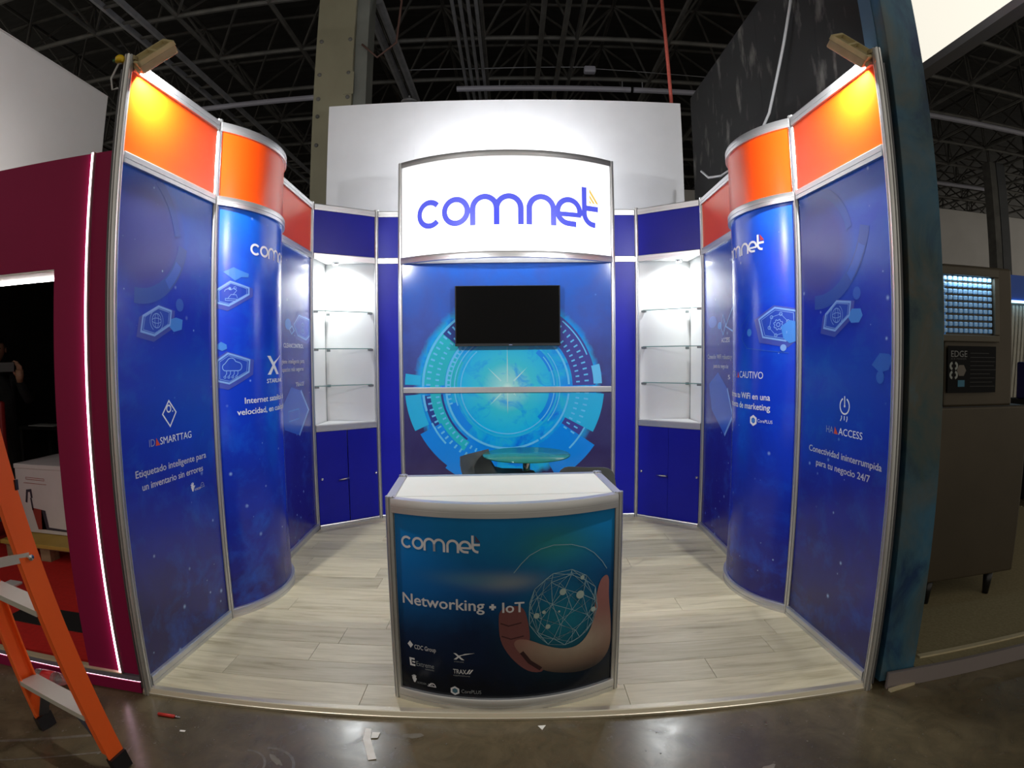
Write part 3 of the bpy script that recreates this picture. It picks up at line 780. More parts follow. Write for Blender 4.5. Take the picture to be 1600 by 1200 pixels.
# --- print on the right front panel
print_on(pRf, ring_segment((0.20, 2.28), 0.44, 0.075, -95, -14), M_RING, 'printed_ring', gRf, 0.0009)
print_on(pRf, ring_segment((0.20, 2.28), 0.44, 0.055, -50, -26), M_RING2, 'printed_ring', gRf, 0.0012)
print_on(pRf, ring_segment((0.17, 2.10), 0.34, 0.05, 15, 98), M_RING, 'printed_ring', gRf, 0.0009)
hexicon(pRf, [(0.371, 1.832), (0.492, 1.818), (0.479, 1.754), (0.355, 1.683), (0.25, 1.701), (0.269, 1.772)], gRf, i_globe())
print_on(pRf, poly([(0.502, 1.784), (0.574, 1.78), (0.59, 1.746), (0.56, 1.714), (0.495, 1.715), (0.468, 1.746)]), M_ICONF, 'printed_hexagon', gRf, 0.0014)
print_on(pRf, disc(0.545, 1.857, 0.032), M_RING2, 'printed_dot', gRf, 0.0014)
print_on(pRf, poly([(0.72, 1.566), (0.79, 1.561), (0.812, 1.540), (0.785, 1.491), (0.722, 1.475), (0.661, 1.511)]), M_RING2, 'printed_hexagon', gRf, 0.0012)
print_on(pRf, disc(0.725, 1.455, 0.030, 14), M_RING2, 'printed_dot', gRf, 0.0014)
pw = merge(stroke(arcpts(0.449, 1.300, 0.040, 115, 425, 22), 0.008), stroke([(0.447, 1.350), (0.449, 1.300)], 0.008), disc(0.449, 1.300, 0.007, 10),
           stroke([(0.425, 1.250), (0.425, 1.238), (0.415, 1.222)], 0.006), stroke([(0.449, 1.250), (0.449, 1.228)], 0.006), stroke([(0.472, 1.250), (0.474, 1.238), (0.468, 1.222)], 0.006))
print_on(pRf, pw, M_PRINTW, 'power_icon', gRf)
lettering(pRf, 'HA', 0.289, 0.355, 1.150, 0.036, gRf, M_PRINTG)
print_on(pRf, poly([(0.362, 1.150), (0.398, 1.150), (0.368, 1.188)]), M_PRINTO, 'printed_triangle', gRf)
lettering(pRf, 'ACCESS', 0.402, 0.605, 1.150, 0.036, gRf)
lettering(pRf, 'Conectividad ininterrumpida', 0.124, 0.764, 1.026, 0.034, gRf, bold=True)
lettering(pRf, 'para tu negocio 24/7', 0.203, 0.680, 0.957, 0.034, gRf, bold=True)

# ================================================================== CORNER SHOWCASES
M_GLASS = mat('clear_shelf_glass', (0.62, 0.80, 0.74, 1), 0.03, 0, 0.5, alpha=0.10)
M_GEDGE = mat('green_glass_edge', (0.22, 0.40, 0.36, 1), 0.15)
def spot_down(name, loc, power, col, size, ang, target, blend=0.6):
    l = bpy.data.lights.new(name, 'SPOT'); l.energy = power; l.color = col; l.shadow_soft_size = size; l.spot_size = ang; l.spot_blend = blend
    o = bpy.data.objects.new(name, l); COL.objects.link(o); o.location = loc
    o.rotation_euler = (Vector(target) - Vector(loc)).to_track_quat('-Z', 'Y').to_euler(); return o
def showcase(P0, P1, corner, label, side):
    p = Path(P0, P1); mid = p.p(p.L / 2, 0)
    t = thing('corner_showcase', label, 'showcase', (mid.x, mid.y, 0))
    g = 0.022
    for nm, z0, z1 in (('bottom_rail', 0.0, 0.03), ('counter_rail', 0.896, 0.955), ('middle_rail', ZM0, ZM1), ('top_rail', ZH, ZTOP)): rail(p, z0, z1, nm, t, g, p.L - g)
    p.sheet(MB(), ZM1 - 0.004, ZH + 0.004, g, p.L - g, off=0.004).build('header_panel', M_BLUE, t)
    K = Vector(corner)
    iw = Path(P0, corner) ; iw2 = Path(corner, P1)
    iw.sheet(MB(), 0.0, ZM1, 0.0, None, 0.012).build('inner_wall', M_WHITE, t)
    iw2.sheet(MB(), 0.0, ZM1, 0.0, None, 0.012).build('inner_wall', M_WHITE, t)
    MB().box((K.x + side * 0.006, K.y - 0.01, 1.7), (0.016, 0.016, 1.5)).build('corner_profile', mat('grey_profile', (0.30, 0.32, 0.32, 1), 0.5), t)
    def inset(d, z0, z1):
        a = p.p(g, 0, -d); b = p.p(p.L - g, 0, -d); k = K + (Vector((mid.x, mid.y)) - K).normalized() * 0.03
        return MB().prism([(a.x, a.y), (b.x, b.y), (k.x, k.y)], z0, z1)
    inset(0.02, 0.930, 0.952).build('showcase_floor', M_WHITE, t)
    inset(0.02, ZM0 + 0.01, ZM0 + 0.025).build('showcase_ceiling', M_WHITE, t)
    for z in (1.305, 1.645, 1.99):
        s = inset(0.035, z - 0.004, z + 0.004).build('glass_shelf', M_GLASS, t)
        p.sweep(MB(), [(-0.036, z - 0.004), (-0.0335, z - 0.004), (-0.0335, z + 0.004), (-0.036, z + 0.004)], g + 0.01, p.L - g - 0.01).build('shelf_edge', M_GEDGE, s)
        for u in (g + 0.028, p.L - g - 0.028):
            c = p.p(u, z - 0.010, -0.035); MB().bbox(c, (0.05, 0.022, 0.020), 0.003, Matrix.Rotation(math.atan2(p.e.y, p.e.x), 3, 'Z')).build('shelf_clip', mat('grey_clip', (0.20, 0.22, 0.22, 1), 0.4, 0.4), s)
        kx = K + (Vector((mid.x, mid.y)) - K).normalized() * 0.05
        MB().bbox((kx.x, kx.y, z - 0.012), (0.03, 0.03, 0.024), 0.003).build('shelf_clip', mat('grey_clip', (0.20, 0.22, 0.22, 1), 0.4, 0.4), s)
    # doors
    half = p.L / 2
    R = Matrix.Rotation(math.atan2(p.e.y, p.e.x), 3, 'Z')
    if side < 0:
        doors = [(g + 0.002, half - 0.004), (half + 0.004, p.L - g - 0.002)]
    else: doors = [(g + 0.002, half - 0.001), (half + 0.001, p.L - g - 0.002)]
    for k, (u0, u1) in enumerate(doors):
        d = p.sheet(MB(), 0.034, 0.892, u0, u1, 0.014, 0.010).build('door', M_BLUE, t)
        lu = (u0 + 0.035) if k == 0 else (u1 - 0.02); lz = 0.46
        q = p.p(lu, lz, 0.010)
        Rn = Vector((p.n.x, p.n.y, 0)).to_track_quat('Z', 'Y').to_matrix()
        MB().lathe([(0, 0), (0.013, 0), (0.013, 0.012), (0.010, 0.018), (0, 0.018)], q, 12, Rn).build('lock', M_CHROME, d, True)
        if k == 0:
            hz = 0.445; h0 = p.p(half - 0.010, hz, 0.010); h1 = p.p(half - 0.010, hz, 0.036); h2 = p.p(half - 0.105, hz - 0.004, 0.040)
            MB().tube([h0, h1], 0.008, 8).tube([h1 + (h1 - h2) * 0.1, h2], [0.010, 0.006], 8).build('lever_handle', M_CHROME, d, True)
    # puck light under the top rail
    dirv = (K - Vector((mid.x, mid.y))).normalized(); lp = Vector((mid.x, mid.y)) + dirv * 0.16
    MB().lathe([(0, 0), (0.028, 0), (0.034, 0.012), (0.034, 0.022), (0, 0.022)], (lp.x, lp.y, ZM0 - 0.012), 16).build('puck_light', M_CHROME, t, True)
    e = MB().lathe([(0, 0), (0.024, 0), (0.024, 0.002), (0, 0.002)], (lp.x, lp.y, ZM0 - 0.0145), 16).build('puck_lens', mat('lamp_lens', (1, 1, 1, 1), 0.3, emit=(0.92, 0.97, 1, 1), es=60.0), t)
    spot_down('showcase_light', (lp.x, lp.y, ZM0 - 0.02), P_SHOW, (0.93, 0.98, 1.0), 0.03, math.radians(165), (lp.x, lp.y, 0), 0.9)
    return t, p
P_SHOW = 60.0
P_TUBE = 190.0
SL, pSL = showcase(Cp, Dp, (-1.80, 5.30), 'left corner showcase with lit white interior, glass shelves and blue doors', -1)
post(Dp, 0.0, 2.972, SL)
SR, pSR = showcase(d_, c_, (1.715, 5.27), 'right corner showcase with lit white interior, glass shelves and blue doors', 1)
post(d_, 0.0, 2.972, SR)

# narrow blue panels beside the backdrop
def narrow(P0, P1, label):
    p = Path(P0, P1); mid = p.p(p.L / 2, 0); t = thing('narrow_panel', label, 'booth panel', (mid.x, mid.y, 0))
    g = 0.02
    p.sheet(MB(), 0.03, ZM0 + 0.004, g, p.L - g, off=0.004).build('lower_panel', M_BLUE, t)
    p.sheet(MB(), ZM1 - 0.004, ZH + 0.004, g, p.L - g, off=0.004).build('header_panel', M_BLUE, t)
    for nm, z0, z1 in (('bottom_rail', 0.0, 0.035), ('middle_rail', ZM0, ZM1), ('top_rail', ZH, ZTOP)): rail(p, z0, z1, nm, t, g, p.L - g)
    return t
narrow(Dp, Ep, 'narrow royal blue panel between left showcase and backdrop')
narrow(e_, d_, 'narrow royal blue panel between right showcase and backdrop')

# ================================================================== BACKDROP
BCX, BCZ = 1.014, 1.267          # centre of the printed dial (u, v)
def backdrop_mat():
    m = mat('dial_print', (0.01, 0.2, 0.6, 1), 0.12, 0, 0.5); g = NT(m); uv = g.coord('UV')
    sep = g.n('ShaderNodeSeparateXYZ'); g.l(uv, sep.inputs[0])
    dx = g.math('SUBTRACT', sep.outputs[0], BCX); dz = g.math('SUBTRACT', sep.outputs[1], BCZ)
    r = g.math('SQRT', g.math('ADD', g.math('MULTIPLY', dx, dx), g.math('MULTIPLY', dz, dz)))
    n1 = g.noise(uv, 2.2, 6, 0.6, 0.4); n2 = g.noise(uv, 5.0, 5, 0.6, 1.2)
    outer = g.ramp(g.math('ADD', g.math('DIVIDE', sep.outputs[1], 2.45), g.math('MULTIPLY', g.math('SUBTRACT', n1, 0.5), 0.7)),
                   [(0.15, (0.030, 0.020, 0.10, 1)), (0.45, (0.045, 0.045, 0.16, 1)), (0.75, (0.050, 0.10, 0.42, 1)), (1.0, (0.02, 0.13, 0.60, 1))])
    mid = g.ramp(n2, [(0.30, (0.003, 0.16, 0.72, 1)), (0.50, (0.005, 0.34, 0.78, 1)), (0.72, (0.015, 0.50, 0.66, 1))])
    inner = g.ramp(r, [(0.0, (0.60, 0.80, 0.70, 1)), (0.05, (0.32, 0.70, 0.66, 1)), (0.24, (0.04, 0.54, 0.66, 1)), (0.46, (0.006, 0.44, 0.78, 1))])
    inner = g.mix(g.ramp(n2, [(0.52, (0, 0, 0, 1)), (0.66, (0.7, 0.7, 0.7, 1))]), inner, (0.004, 0.30, 0.76, 1))
    ed = g.math('ADD', r, g.math('MULTIPLY', g.math('SUBTRACT', n2, 0.5), 0.16))
    c = g.mix(g.math('GREATER_THAN', r, 0.47), inner, mid)
    c = g.mix(g.ramp(ed, [(0.84, (0, 0, 0, 1)), (0.90, (1, 1, 1, 1))]), c, outer)
    vo = g.n('ShaderNodeTexVoronoi'); vo.inputs['Scale'].default_value = 6.0; g.l(uv, vo.inputs['Vector'])
    sc = g.n('ShaderNodeSeparateColor'); g.l(vo.outputs['Color'], sc.inputs[0])
    st = g.math('SUBTRACT', 1.0, g.math('DIVIDE', vo.outputs['Distance'], g.math('ADD', g.math('MULTIPLY', g.math('POWER', sc.outputs[1], 4), 0.16), 0.01)), True)
    c = g.mix(g.math('MULTIPLY', g.math('POWER', st, 2.0), g.ramp(r, [(0.85, (0, 0, 0, 1)), (0.95, (1, 1, 1, 1))])), c, (0.20, 0.42, 1.0, 1))
    g.l(c, g.b.inputs['Base Color'])
    return m
M_DIAL = backdrop_mat()
pB = Path(Ep, e_); midB = pB.p(pB.L / 2, 0)
BD = thing('backdrop_panel', 'blue backdrop printed with a glowing cyan dial behind the glass table', 'backdrop', (midB.x, midB.y, 0))
gB = pB.sheet(MB(), 0.03, 1.222, 0.02, pB.L - 0.02, off=0.004).build('graphic_panel', M_DIAL, BD)
gB2 = pB.sheet(MB(), 1.268, 2.50, 0.02, pB.L - 0.02, off=0.004).build('graphic_panel', M_DIAL, BD)
rail(pB, 0.0, 0.035, 'bottom_rail', BD, 0.02, pB.L - 0.02)
rail(pB, 1.219, 1.271, 'middle_rail', BD, 0.02, pB.L - 0.02)
post(Ep, 0.0, 3.43, BD); post(e_, 0.0, 3.43, BD)
M_DLINE = mat('dial_line', (0.12, 0.52, 0.85, 1), 0.12); M_DSOFT = mat('dial_soft_line', (0.02, 0.44, 0.74, 1), 0.12)
M_DDARK = mat('dial_dark', (0.022, 0.050, 0.26, 1), 0.12); M_DTEAL = mat('dial_teal', (0.015, 0.46, 0.55, 1), 0.12)
M_DBLUE = mat('dial_blue', (0.004, 0.24, 0.78, 1), 0.12); M_DVIO = mat('dial_violet', (0.05, 0.06, 0.30, 1), 0.12)
def seg(r0, r1, a0, a1, n=18):
    o = arcpts(BCX, BCZ, r1, a0, a1, n); i = arcpts(BCX, BCZ, r0, a0, a1, n)
    return o + i, [(k, k + 1, n + 2 + k, n + 1 + k) for k in range(n)]
def clip_half(sh, lower):
    """keep print off the rail between the two sheets"""
    keep = []
    for f in sh[1]:
        zz = [sh[0][i][1] for i in f]
        if (max(zz) <= 1.225) if lower else (min(zz) >= 1.264): keep.append(f)
    return sh[0], keep
def dial(sh, m, nm, off):
    for lower, par in ((True, gB), (False, gB2)):
        s = clip_half(sh, lower)
        if s[1]:
            used = sorted({i for f in s[1] for i in f}); ix = {k: q for q, k in enumerate(used)}
            print_on(pB, ([s[0][k] for k in used], [tuple(ix[i] for i in f) for f in s[1]]), m, nm, par, 0.004 + off)
dial(seg(0.62, 0.80, 95, 255, 60), M_DDARK, 'dial_band', 0.0006)
dial(seg(0.62, 0.84, -38, 60, 50), M_DVIO, 'dial_band', 0.0006)
dial(seg(0.60, 0.82, 140, 178, 20), M_DTEAL, 'dial_sector', 0.0009)
dial(seg(0.64, 0.74, 178, 235, 26), M_DTEAL, 'dial_sector', 0.0009)
dial(seg(0.60, 0.92, -28, -3, 20), M_DSOFT, 'dial_sector', 0.0009)
dial(seg(0.82, 0.90, 2, 14, 8), M_DLINE, 'dial_sector', 0.0010)
dial(seg(0.72, 0.95, 208, 232, 16), M_DBLUE, 'dial_sector', 0.0010)
dial(seg(0.60, 0.98, 232, 262, 20), M_DBLUE, 'dial_sector', 0.0008)
dial(seg(0.62, 1.00, -62, -34, 20), M_DBLUE, 'dial_sector', 0.0008)
dial(seg(0.83, 0.98, 172, 205, 16), M_DSOFT, 'dial_sector', 0.0007)
dial(seg(0.48, 0.58, 150, 186, 16), M_DTEAL, 'dial_sector', 0.0009)
dial(seg(0.50, 0.57, 196, 228, 16), M_DBLUE, 'dial_sector', 0.0009)
dial(seg(0.40, 0.47, -45, -8, 16), M_DBLUE, 'dial_sector', 0.0009)
dial(seg(0.42, 0.47, 20, 50, 12), M_DBLUE, 'dial_sector', 0.0009)
for r, wd, a0, a1, mm in ((0.805, 0.022, 118, 196, M_DLINE), (0.80, 0.018, 205, 222, M_DLINE), (0.585, 0.020, 100, 300, M_DLINE), (0.585, 0.018, -58, 80, M_DLINE), (0.545, 0.010, 112, 180, M_DLINE),
                          (0.475, 0.016, 100, 440, M_DSOFT), (0.445, 0.010, 130, 400, M_DLINE), (0.505, 0.010, 120, 200, M_DLINE), (0.50, 0.008, -40, 40, M_DLINE), (0.83, 0.016, -45, -28, M_DLINE), (0.815, 0.012, 22, 50, M_DLINE)):
    dial(seg(r - wd / 2, r + wd / 2, a0, a1, int(abs(a1 - a0) / 3) + 2), mm, 'dial_ring', 0.0014)
tk = []
for k in range(28):
    a = 122 + k * 4.6
    tk += [seg(0.735, 0.775, a, a + 1.3, 2), seg(0.655, 0.69, a + 0.6, a + 1.9, 2)]
for k in range(22):
    a = -36 + k * 4.4
    tk += [seg(0.655, 0.69, a, a + 1.2, 2), seg(0.735, 0.775, a + 0.3, a + 1.4, 2)]
for k in range(16):
    a = 126 + k * 4.6; tk.append(seg(0.545, 0.575, a, a + 1.6, 2))
dial(merge(*tk), M_DLINE, 'dial_ticks', 0.0017)
rays = []
for a, L_ in ((90, 0.40), (270, 0.26), (45, 0.27), (135, 0.27), (225, 0.24), (315, 0.12), (0, 0.30), (180, 0.25)):
    ca, sa = math.cos(math.radians(a)), math.sin(math.radians(a))
    r0_ = 0.05 if a in (90, 270) else 0.085
    rays.append(poly([(BCX + ca * r0_ - sa * 0.008, BCZ + sa * r0_ + ca * 0.008), (BCX + ca * r0_ + sa * 0.008, BCZ + sa * r0_ - ca * 0.008), (BCX + ca * L_, BCZ + sa * L_)]))
rays = ([q for q in merge(*rays)[0]], merge(*rays)[1])
M_RAY = mat('dial_ray', (0.42, 0.72, 0.70, 1), 0.12)
dial(rays, M_RAY, 'dial_rays', 0.0017)

# ================================================================== LIT SIGN
def lit(name, col, es):
    return mat(name, (0.8, 0.8, 0.8, 1), 0.35, emit=col, es=es)
M_SIGN = lit('backlit_white_film', (1.0, 1.0, 1.0, 1), 1.25)
M_SIGNB = mat('backlit_blue_film', (0.04, 0.05, 0.45, 1), 0.3, emit=(0.085, 0.105, 0.62, 1), es=0.85)
M_SIGNG = mat('backlit_gold_film', (0.6, 0.4, 0.1, 1), 0.3, emit=(0.62, 0.40, 0.09, 1), es=0.9)
pS = Path((Ep[0] + 0.02, Ep[1] - 0.012), (e_[0] - 0.02, e_[1] - 0.012), 0.29)
sg = thing('lightbox_sign', 'backlit white curved sign with blue rounded lettering above the backdrop', 'sign', (midB.x, 5.1, 2.46))
gS = smooth_by_angle(pS.sheet(MB(), 2.495, 3.38, 0.0, None, 0.003).build('sign_face', M_SIGN, sg))
smooth_by_angle(rail(pS, 2.445, 2.502, 'lower_rail', sg)); smooth_by_angle(rail(pS, 3.372, 3.43, 'upper_rail', sg))
MB().box(((Ep[0] + e_[0]) / 2, Ep[1] - 0.01, 2.474), (e_[0] - Ep[0] - 0.05, 0.03, 0.055)).build('back_rail', M_ALU, sg)
put_logo(pS, 0.190, 1.945, 2.745, 0.272, M_SIGNB, M_SIGNG, gS, off=0.0022)
for k, x in enumerate((-0.43, 0.34)):
    fx = thing('fluorescent_tube', ('left' if k == 0 else 'right') + ' fluorescent tube behind the lightbox sign', 'lamp', (x, 5.80, 3.46))
    MB().tube([(x - 0.34, 5.80, 3.46), (x + 0.34, 5.80, 3.46)], 0.013, 10).build('tube', mat('fluorescent_glow', (1, 1, 1, 1), 0.3, emit=(0.95, 0.98, 1, 1), es=P_TUBE), fx, True)
    MB().box((x, 5.80, 3.422), (0.74, 0.05, 0.02)).build('batten', M_WHITE, fx)
    for s_ in (-0.355, 0.355): MB().box((x + s_, 5.80, 3.45), (0.025, 0.03, 0.06)).build('lamp_holder', M_WHITE, fx)
    MB().bar((x, 5.31, 3.262), (x, 5.80, 3.412), 0.03, 0.012, (0, 0, 1)).build('bracket', M_ALU, fx)
MB().box((midB.x, 5.30, 3.255), (e_[0] - Ep[0] - 0.04, 0.02, 0.03)).build('tube_carrier', M_ALU, sg)

# television
tv = thing('television', 'black flat television hung on the printed backdrop', 'television', (-0.036, 5.22, 1.6))
MB().bbox((-0.036, 5.225, 1.940), (0.985, 0.045, 0.565), 0.006).build('casing', M_BLACK, tv)
MB().box((-0.036, 5.2005, 1.950), (0.965, 0.006, 0.530)).build('screen', mat('dark_screen', (0.001, 0.001, 0.0012, 1), 0.18, 0, 0.12), tv)
MB().bbox((-0.036, 5.206, 1.668), (0.985, 0.03, 0.022), 0.004).build('bottom_bezel', mat('dark_grey_bezel', (0.02, 0.022, 0.024, 1), 0.3), tv)
MB().box((-0.01, 5.190, 1.668), (0.03, 0.003, 0.006)).build('maker_mark', M_PRINTG, tv)
MB().box((-0.036, 5.262, 1.95), (0.5, 0.028, 0.3)).build('wall_mount', M_BLACK, tv)

# ================================================================== GLASS TABLE AND CHAIRS
M_TGLASS = mat('table_glass', (0.16, 0.56, 0.46, 1), 0.02, 0, 0.4, alpha=0.13)
TX, TY = 0.115, 4.58
tb = thing('glass_table', 'round glass table on a chrome stem before the backdrop', 'table', (TX, TY, 0))
smooth_by_angle(MB().lathe([(0, 0), (0.356, 0), (0.362, 0.004), (0.362, 0.008), (0.356, 0.012), (0, 0.012)], (TX, TY, 0.735), 48).build('table_top', M_TGLASS, tb))
MB().lathe([(0.3615, 0.001), (0.364, 0.003), (0.364, 0.009), (0.3615, 0.011)], (TX, TY, 0.735), 48).build('glass_rim', mat('dark_green_glass_rim', (0.01, 0.15, 0.11, 1), 0.1), tb, True)
MB().tube([(TX, TY, 0.02), (TX, TY, 0.72)], 0.032, 18).build('stem', M_CHROME, tb, True)
smooth_by_angle(MB().lathe([(0, 0), (0.09, 0), (0.09, 0.008), (0.035, 0.02), (0, 0.02)], (TX, TY, 0.716), 24).build('hub', M_CHROME, tb))
smooth_by_angle(MB().lathe([(0, 0), (0.22, 0), (0.22, 0.008), (0.06, 0.022), (0, 0.022)], (TX, TY, 0.0), 32).build('base', M_CHROME, tb))
M_SHELL = noisy('charcoal_shell', (0.065, 0.070, 0.062, 1), (0.085, 0.09, 0.08, 1), 5, 0.5)
def chair(cx, cy, ang, label, seat=0.46, back=0.80):
    t = thing('shell_chair', label, 'chair', (cx, cy, 0))
    R = Matrix.Rotation(ang, 3, 'Z')
    prof = [(0.23, seat - 0.03), (0.20, seat - 0.005), (0.10, seat), (-0.10, seat - 0.015), (-0.19, seat + 0.005), (-0.235, seat + 0.07), (-0.262, seat + 0.18), (-0.285, back - 0.03), (-0.292, back)]
    # moulded shell: profile swept across the width with raised sides
    vs, fs = [], []; N = 12; k = len(prof)
    for side, dz in ((1, 0.0), (-1, 0.009)):
        for i in range(N + 1):
            s = -1 + 2 * i / N
            for j, (x, z) in enumerate(prof):
                w_ = 0.235 if j < 5 else 0.235 - 0.014 * (j - 4)
                cup = 0.045 * s * s
                tilt = min(1.0, max(0.0, (j - 3) / 4.0))
                drop = 0.035 * (s ** 6) if j >= k - 2 else 0
                q = Vector((x + cup * tilt * 1.3 - (0.010 if side < 0 else 0) * tilt, s * w_, z + cup * (1 - tilt) - drop - (0.010 if side < 0 else 0) * (1 - tilt)))
                vs.append(R @ q + Vector((cx, cy, 0)))
    b = (N + 1) * k
    for i in range(N):
        for j in range(k - 1):
            fs.append((i * k + j, (i + 1) * k + j, (i + 1) * k + j + 1, i * k + j + 1)); fs.append((b + i * k + j, b + i * k + j + 1, b + (i + 1) * k + j + 1, b + (i + 1) * k + j))
        fs.append((i * k, b + i * k, b + (i + 1) * k, (i + 1) * k)); e = k - 1
        fs.append((i * k + e, (i + 1) * k + e, b + (i + 1) * k + e, b + i * k + e))
    for j in range(k - 1):
        fs.append((j, j + 1, b + j + 1, b + j)); e = N * k
        fs.append((e + j, b + e + j, b + e + j + 1, e + j + 1))
    smooth_by_angle(MB().add(vs, fs).build('seat_shell', M_SHELL, t), 0.9)
    for sx in (-1, 1):
        for sy in (-1, 1):
            p0 = R @ Vector((sx * 0.13, sy * 0.13, seat - 0.02)) + Vector((cx, cy, 0)); p1 = R @ Vector((sx * 0.21, sy * 0.20, 0.0)) + Vector((cx, cy, 0))
            MB().tube([p0, p1], 0.011, 8).build('leg', M_CHROME, t, True)
    MB().bar(R @ Vector((-0.14, 0, seat - 0.026)) + Vector((cx, cy, 0)), R @ Vector((0.14, 0, seat - 0.026)) + Vector((cx, cy, 0)), 0.26, 0.012).build('under_frame', M_CHROME, t)
    return t
chair(-0.12, 4.45, math.radians(-30), 'charcoal shell chair left of the glass table stem, half behind the counter', 0.575, 0.745)
chair(0.55, 4.02, math.radians(80), 'charcoal shell chair right of the glass table, peeking over the counter end', 0.46, 0.80)

# ================================================================== COUNTER
pC = Path((-0.528, 2.337), (0.464, 2.398), 0.127)
cmid = pC.p(pC.L / 2, 0)
eC, nC = pC.e, pC.n
def cpt(s, d, z=0.0):
    q = pC.P0 + eC * s - nC * d; return Vector((q.x, q.y, z))
WC = pC.chord; DC = 0.44; HC = 0.952
M_CREAM = noisy('cream_white_laminate', (0.74, 0.76, 0.66, 1), (0.78, 0.80, 0.70, 1), 3, 0.45)
ct = thing('reception_counter', 'curved reception counter with white top and printed front', 'counter', (cmid.x, cmid.y + 0.3, 0))
def counter_print():
    m = mat('counter_print', (0.01, 0.1, 0.3, 1), 0.16, 0, 0.28); g = NT(m); uv = g.coord('UV')
    sep = g.n('ShaderNodeSeparateXYZ'); g.l(uv, sep.inputs[0]); u, v = sep.outputs[0], sep.outputs[1]
    n = g.noise(uv, 3.0, 5, 0.6, 0.5)
    t = g.math('ADD', v, g.math('MULTIPLY', g.math('SUBTRACT', n, 0.5), 0.35))
    base = g.ramp(t, [(0.10, (0.002, 0.004, 0.010, 1)), (0.34, (0.003, 0.012, 0.045, 1)), (0.55, (0.004, 0.055, 0.17, 1)), (0.80, (0.005, 0.15, 0.36, 1)), (1.0, (0.005, 0.20, 0.52, 1))])
    def glow(cu, cv, su, sv, col, k, c):
        a = g.math('DIVIDE', g.math('SUBTRACT', u, cu), su); b = g.math('DIVIDE', g.math('SUBTRACT', v, cv), sv)
        d = g.math('ADD', g.math('MULTIPLY', a, a), g.math('MULTIPLY', b, b))
        f = g.math('MULTIPLY', g.math('POWER', 2.718, g.math('MULTIPLY', d, -1.0)), k)
        return g.mix(f, c, col)
    c = glow(0.08, 0.72, 0.20, 0.22, (0.004, 0.20, 0.62, 1), 0.75, base)
    c = glow(0.95, 0.86, 0.18, 0.10, (0.004, 0.24, 0.60, 1), 0.7, c)
    c = glow(0.72, 0.76, 0.16, 0.09, (0.03, 0.24, 0.20, 1), 0.7, c)
    c = glow(0.50, 0.61, 0.13, 0.035, (0.36, 0.34, 0.26, 1), 0.75, c)
    c = glow(0.36, 0.62, 0.16, 0.030, (0.12, 0.25, 0.24, 1), 0.7, c)
    c = glow(0.76, 0.42, 0.17, 0.16, (0.010, 0.17, 0.24, 1), 0.85, c)
    c = glow(0.22, 0.60, 0.35, 0.10, (0.004, 0.11, 0.40, 1), 0.5, c)
    g.l(c, g.b.inputs['Base Color']); return m
gC = smooth_by_angle(pC.sheet(MB(), 0.055, 0.90, 0.02, pC.L - 0.02, off=0.002, vsub=2).build('front_graphic', counter_print(), ct))
smooth_by_angle(rail(pC, 0.892, HC, 'top_rail', ct, 0.015, pC.L - 0.015)); smooth_by_angle(rail(pC, 0.0, 0.06, 'bottom_rail', ct, 0.015, pC.L - 0.015))
for s in (0.0, WC):
    q = cpt(s, 0); post((q.x, q.y), 0.0, HC + 0.006, ct); q = cpt(s, DC); post((q.x, q.y), 0.0, HC + 0.006, ct)
for s, nm in ((0.0, 'side_panel'), (WC, 'side_panel')):
    a, b = cpt(s, 0.02), cpt(s, DC - 0.02); pp = Path((a.x, a.y), (b.x, b.y))
    pp.sheet(MB(), 0.05, 0.90, 0, None, 0.004).build(nm, M_BLUE, ct)
    rail(pp, 0.892, HC, 'side_rail', ct); rail(pp, 0.0, 0.06, 'side_rail', ct)
a, b = cpt(WC, DC), cpt(0, DC); rail(Path((a.x, a.y), (b.x, b.y)), 0.892, HC, 'back_rail', ct, 0.02, WC - 0.02)
fr = [pC.p(u, 0, -0.022) for u in pC.us(0.02, pC.L - 0.02)]
k0, k1 = cpt(0.022, 0.012), cpt(WC - 0.022, 0.012)
MB().prism([(q.x, q.y) for q in fr] + [(k1.x, k1.y), (k0.x, k0.y)], HC - 0.012, HC - 0.001).build('front_top_board', M_CREAM, ct)
j0, j1, j2, j3 = cpt(0.022, 0.016), cpt(WC - 0.022, 0.016), cpt(WC - 0.022, DC - 0.022), cpt(0.022, DC - 0.022)
MB().prism([(q.x, q.y) for q in (j0, j1, j2, j3)], HC - 0.012, HC - 0.001).build('rear_top_board', M_CREAM, ct)
# --- print on the counter
M_CPW = mat('counter_print_white', (0.66, 0.66, 0.69, 1), 0.2)
M_CPG = mat('counter_print_grey', (0.24, 0.26, 0.28, 1), 0.2)
put_logo(pC, 0.053, 0.405, 0.738, 0.055, M_CPW, mat('counter_print_red', (0.10, 0.03, 0.03, 1), 0.2), gC, off=0.0036)
lettering(pC, 'Networking', 0.048, 0.420, 0.482, 0.050, gC, M_CPW, True, off=0.0036)
print_on(pC, merge(stroke([(0.440, 0.500), (0.468, 0.500)], 0.011), stroke([(0.454, 0.486), (0.454, 0.514)], 0.011)), M_CPW, 'plus_sign', gC, 0.0036)
lettering(pC, 'IoT', 0.494, 0.588, 0.475, 0.046, gC, M_CPW, True, off=0.0048)
print_on(pC, poly([(0.062, 0.286), (0.075, 0.304), (0.090, 0.286), (0.077, 0.268)]), M_CPW, 'diamond_emblem', gC, 0.0036)
lettering(pC, 'CDC Group', 0.096, 0.200, 0.268, 0.021, gC, M_CPW, True, off=0.0036)
print_on(pC, merge(stroke([(0.094, 0.215), (0.072, 0.215), (0.074, 0.184), (0.096, 0.184)], 0.009), stroke([(0.082, 0.200), (0.096, 0.200)], 0.007)), M_CPW, 'bracket_emblem', gC, 0.0036)
lettering(pC, 'Extreme', 0.102, 0.188, 0.184, 0.024, gC, M_CPG, off=0.0036)
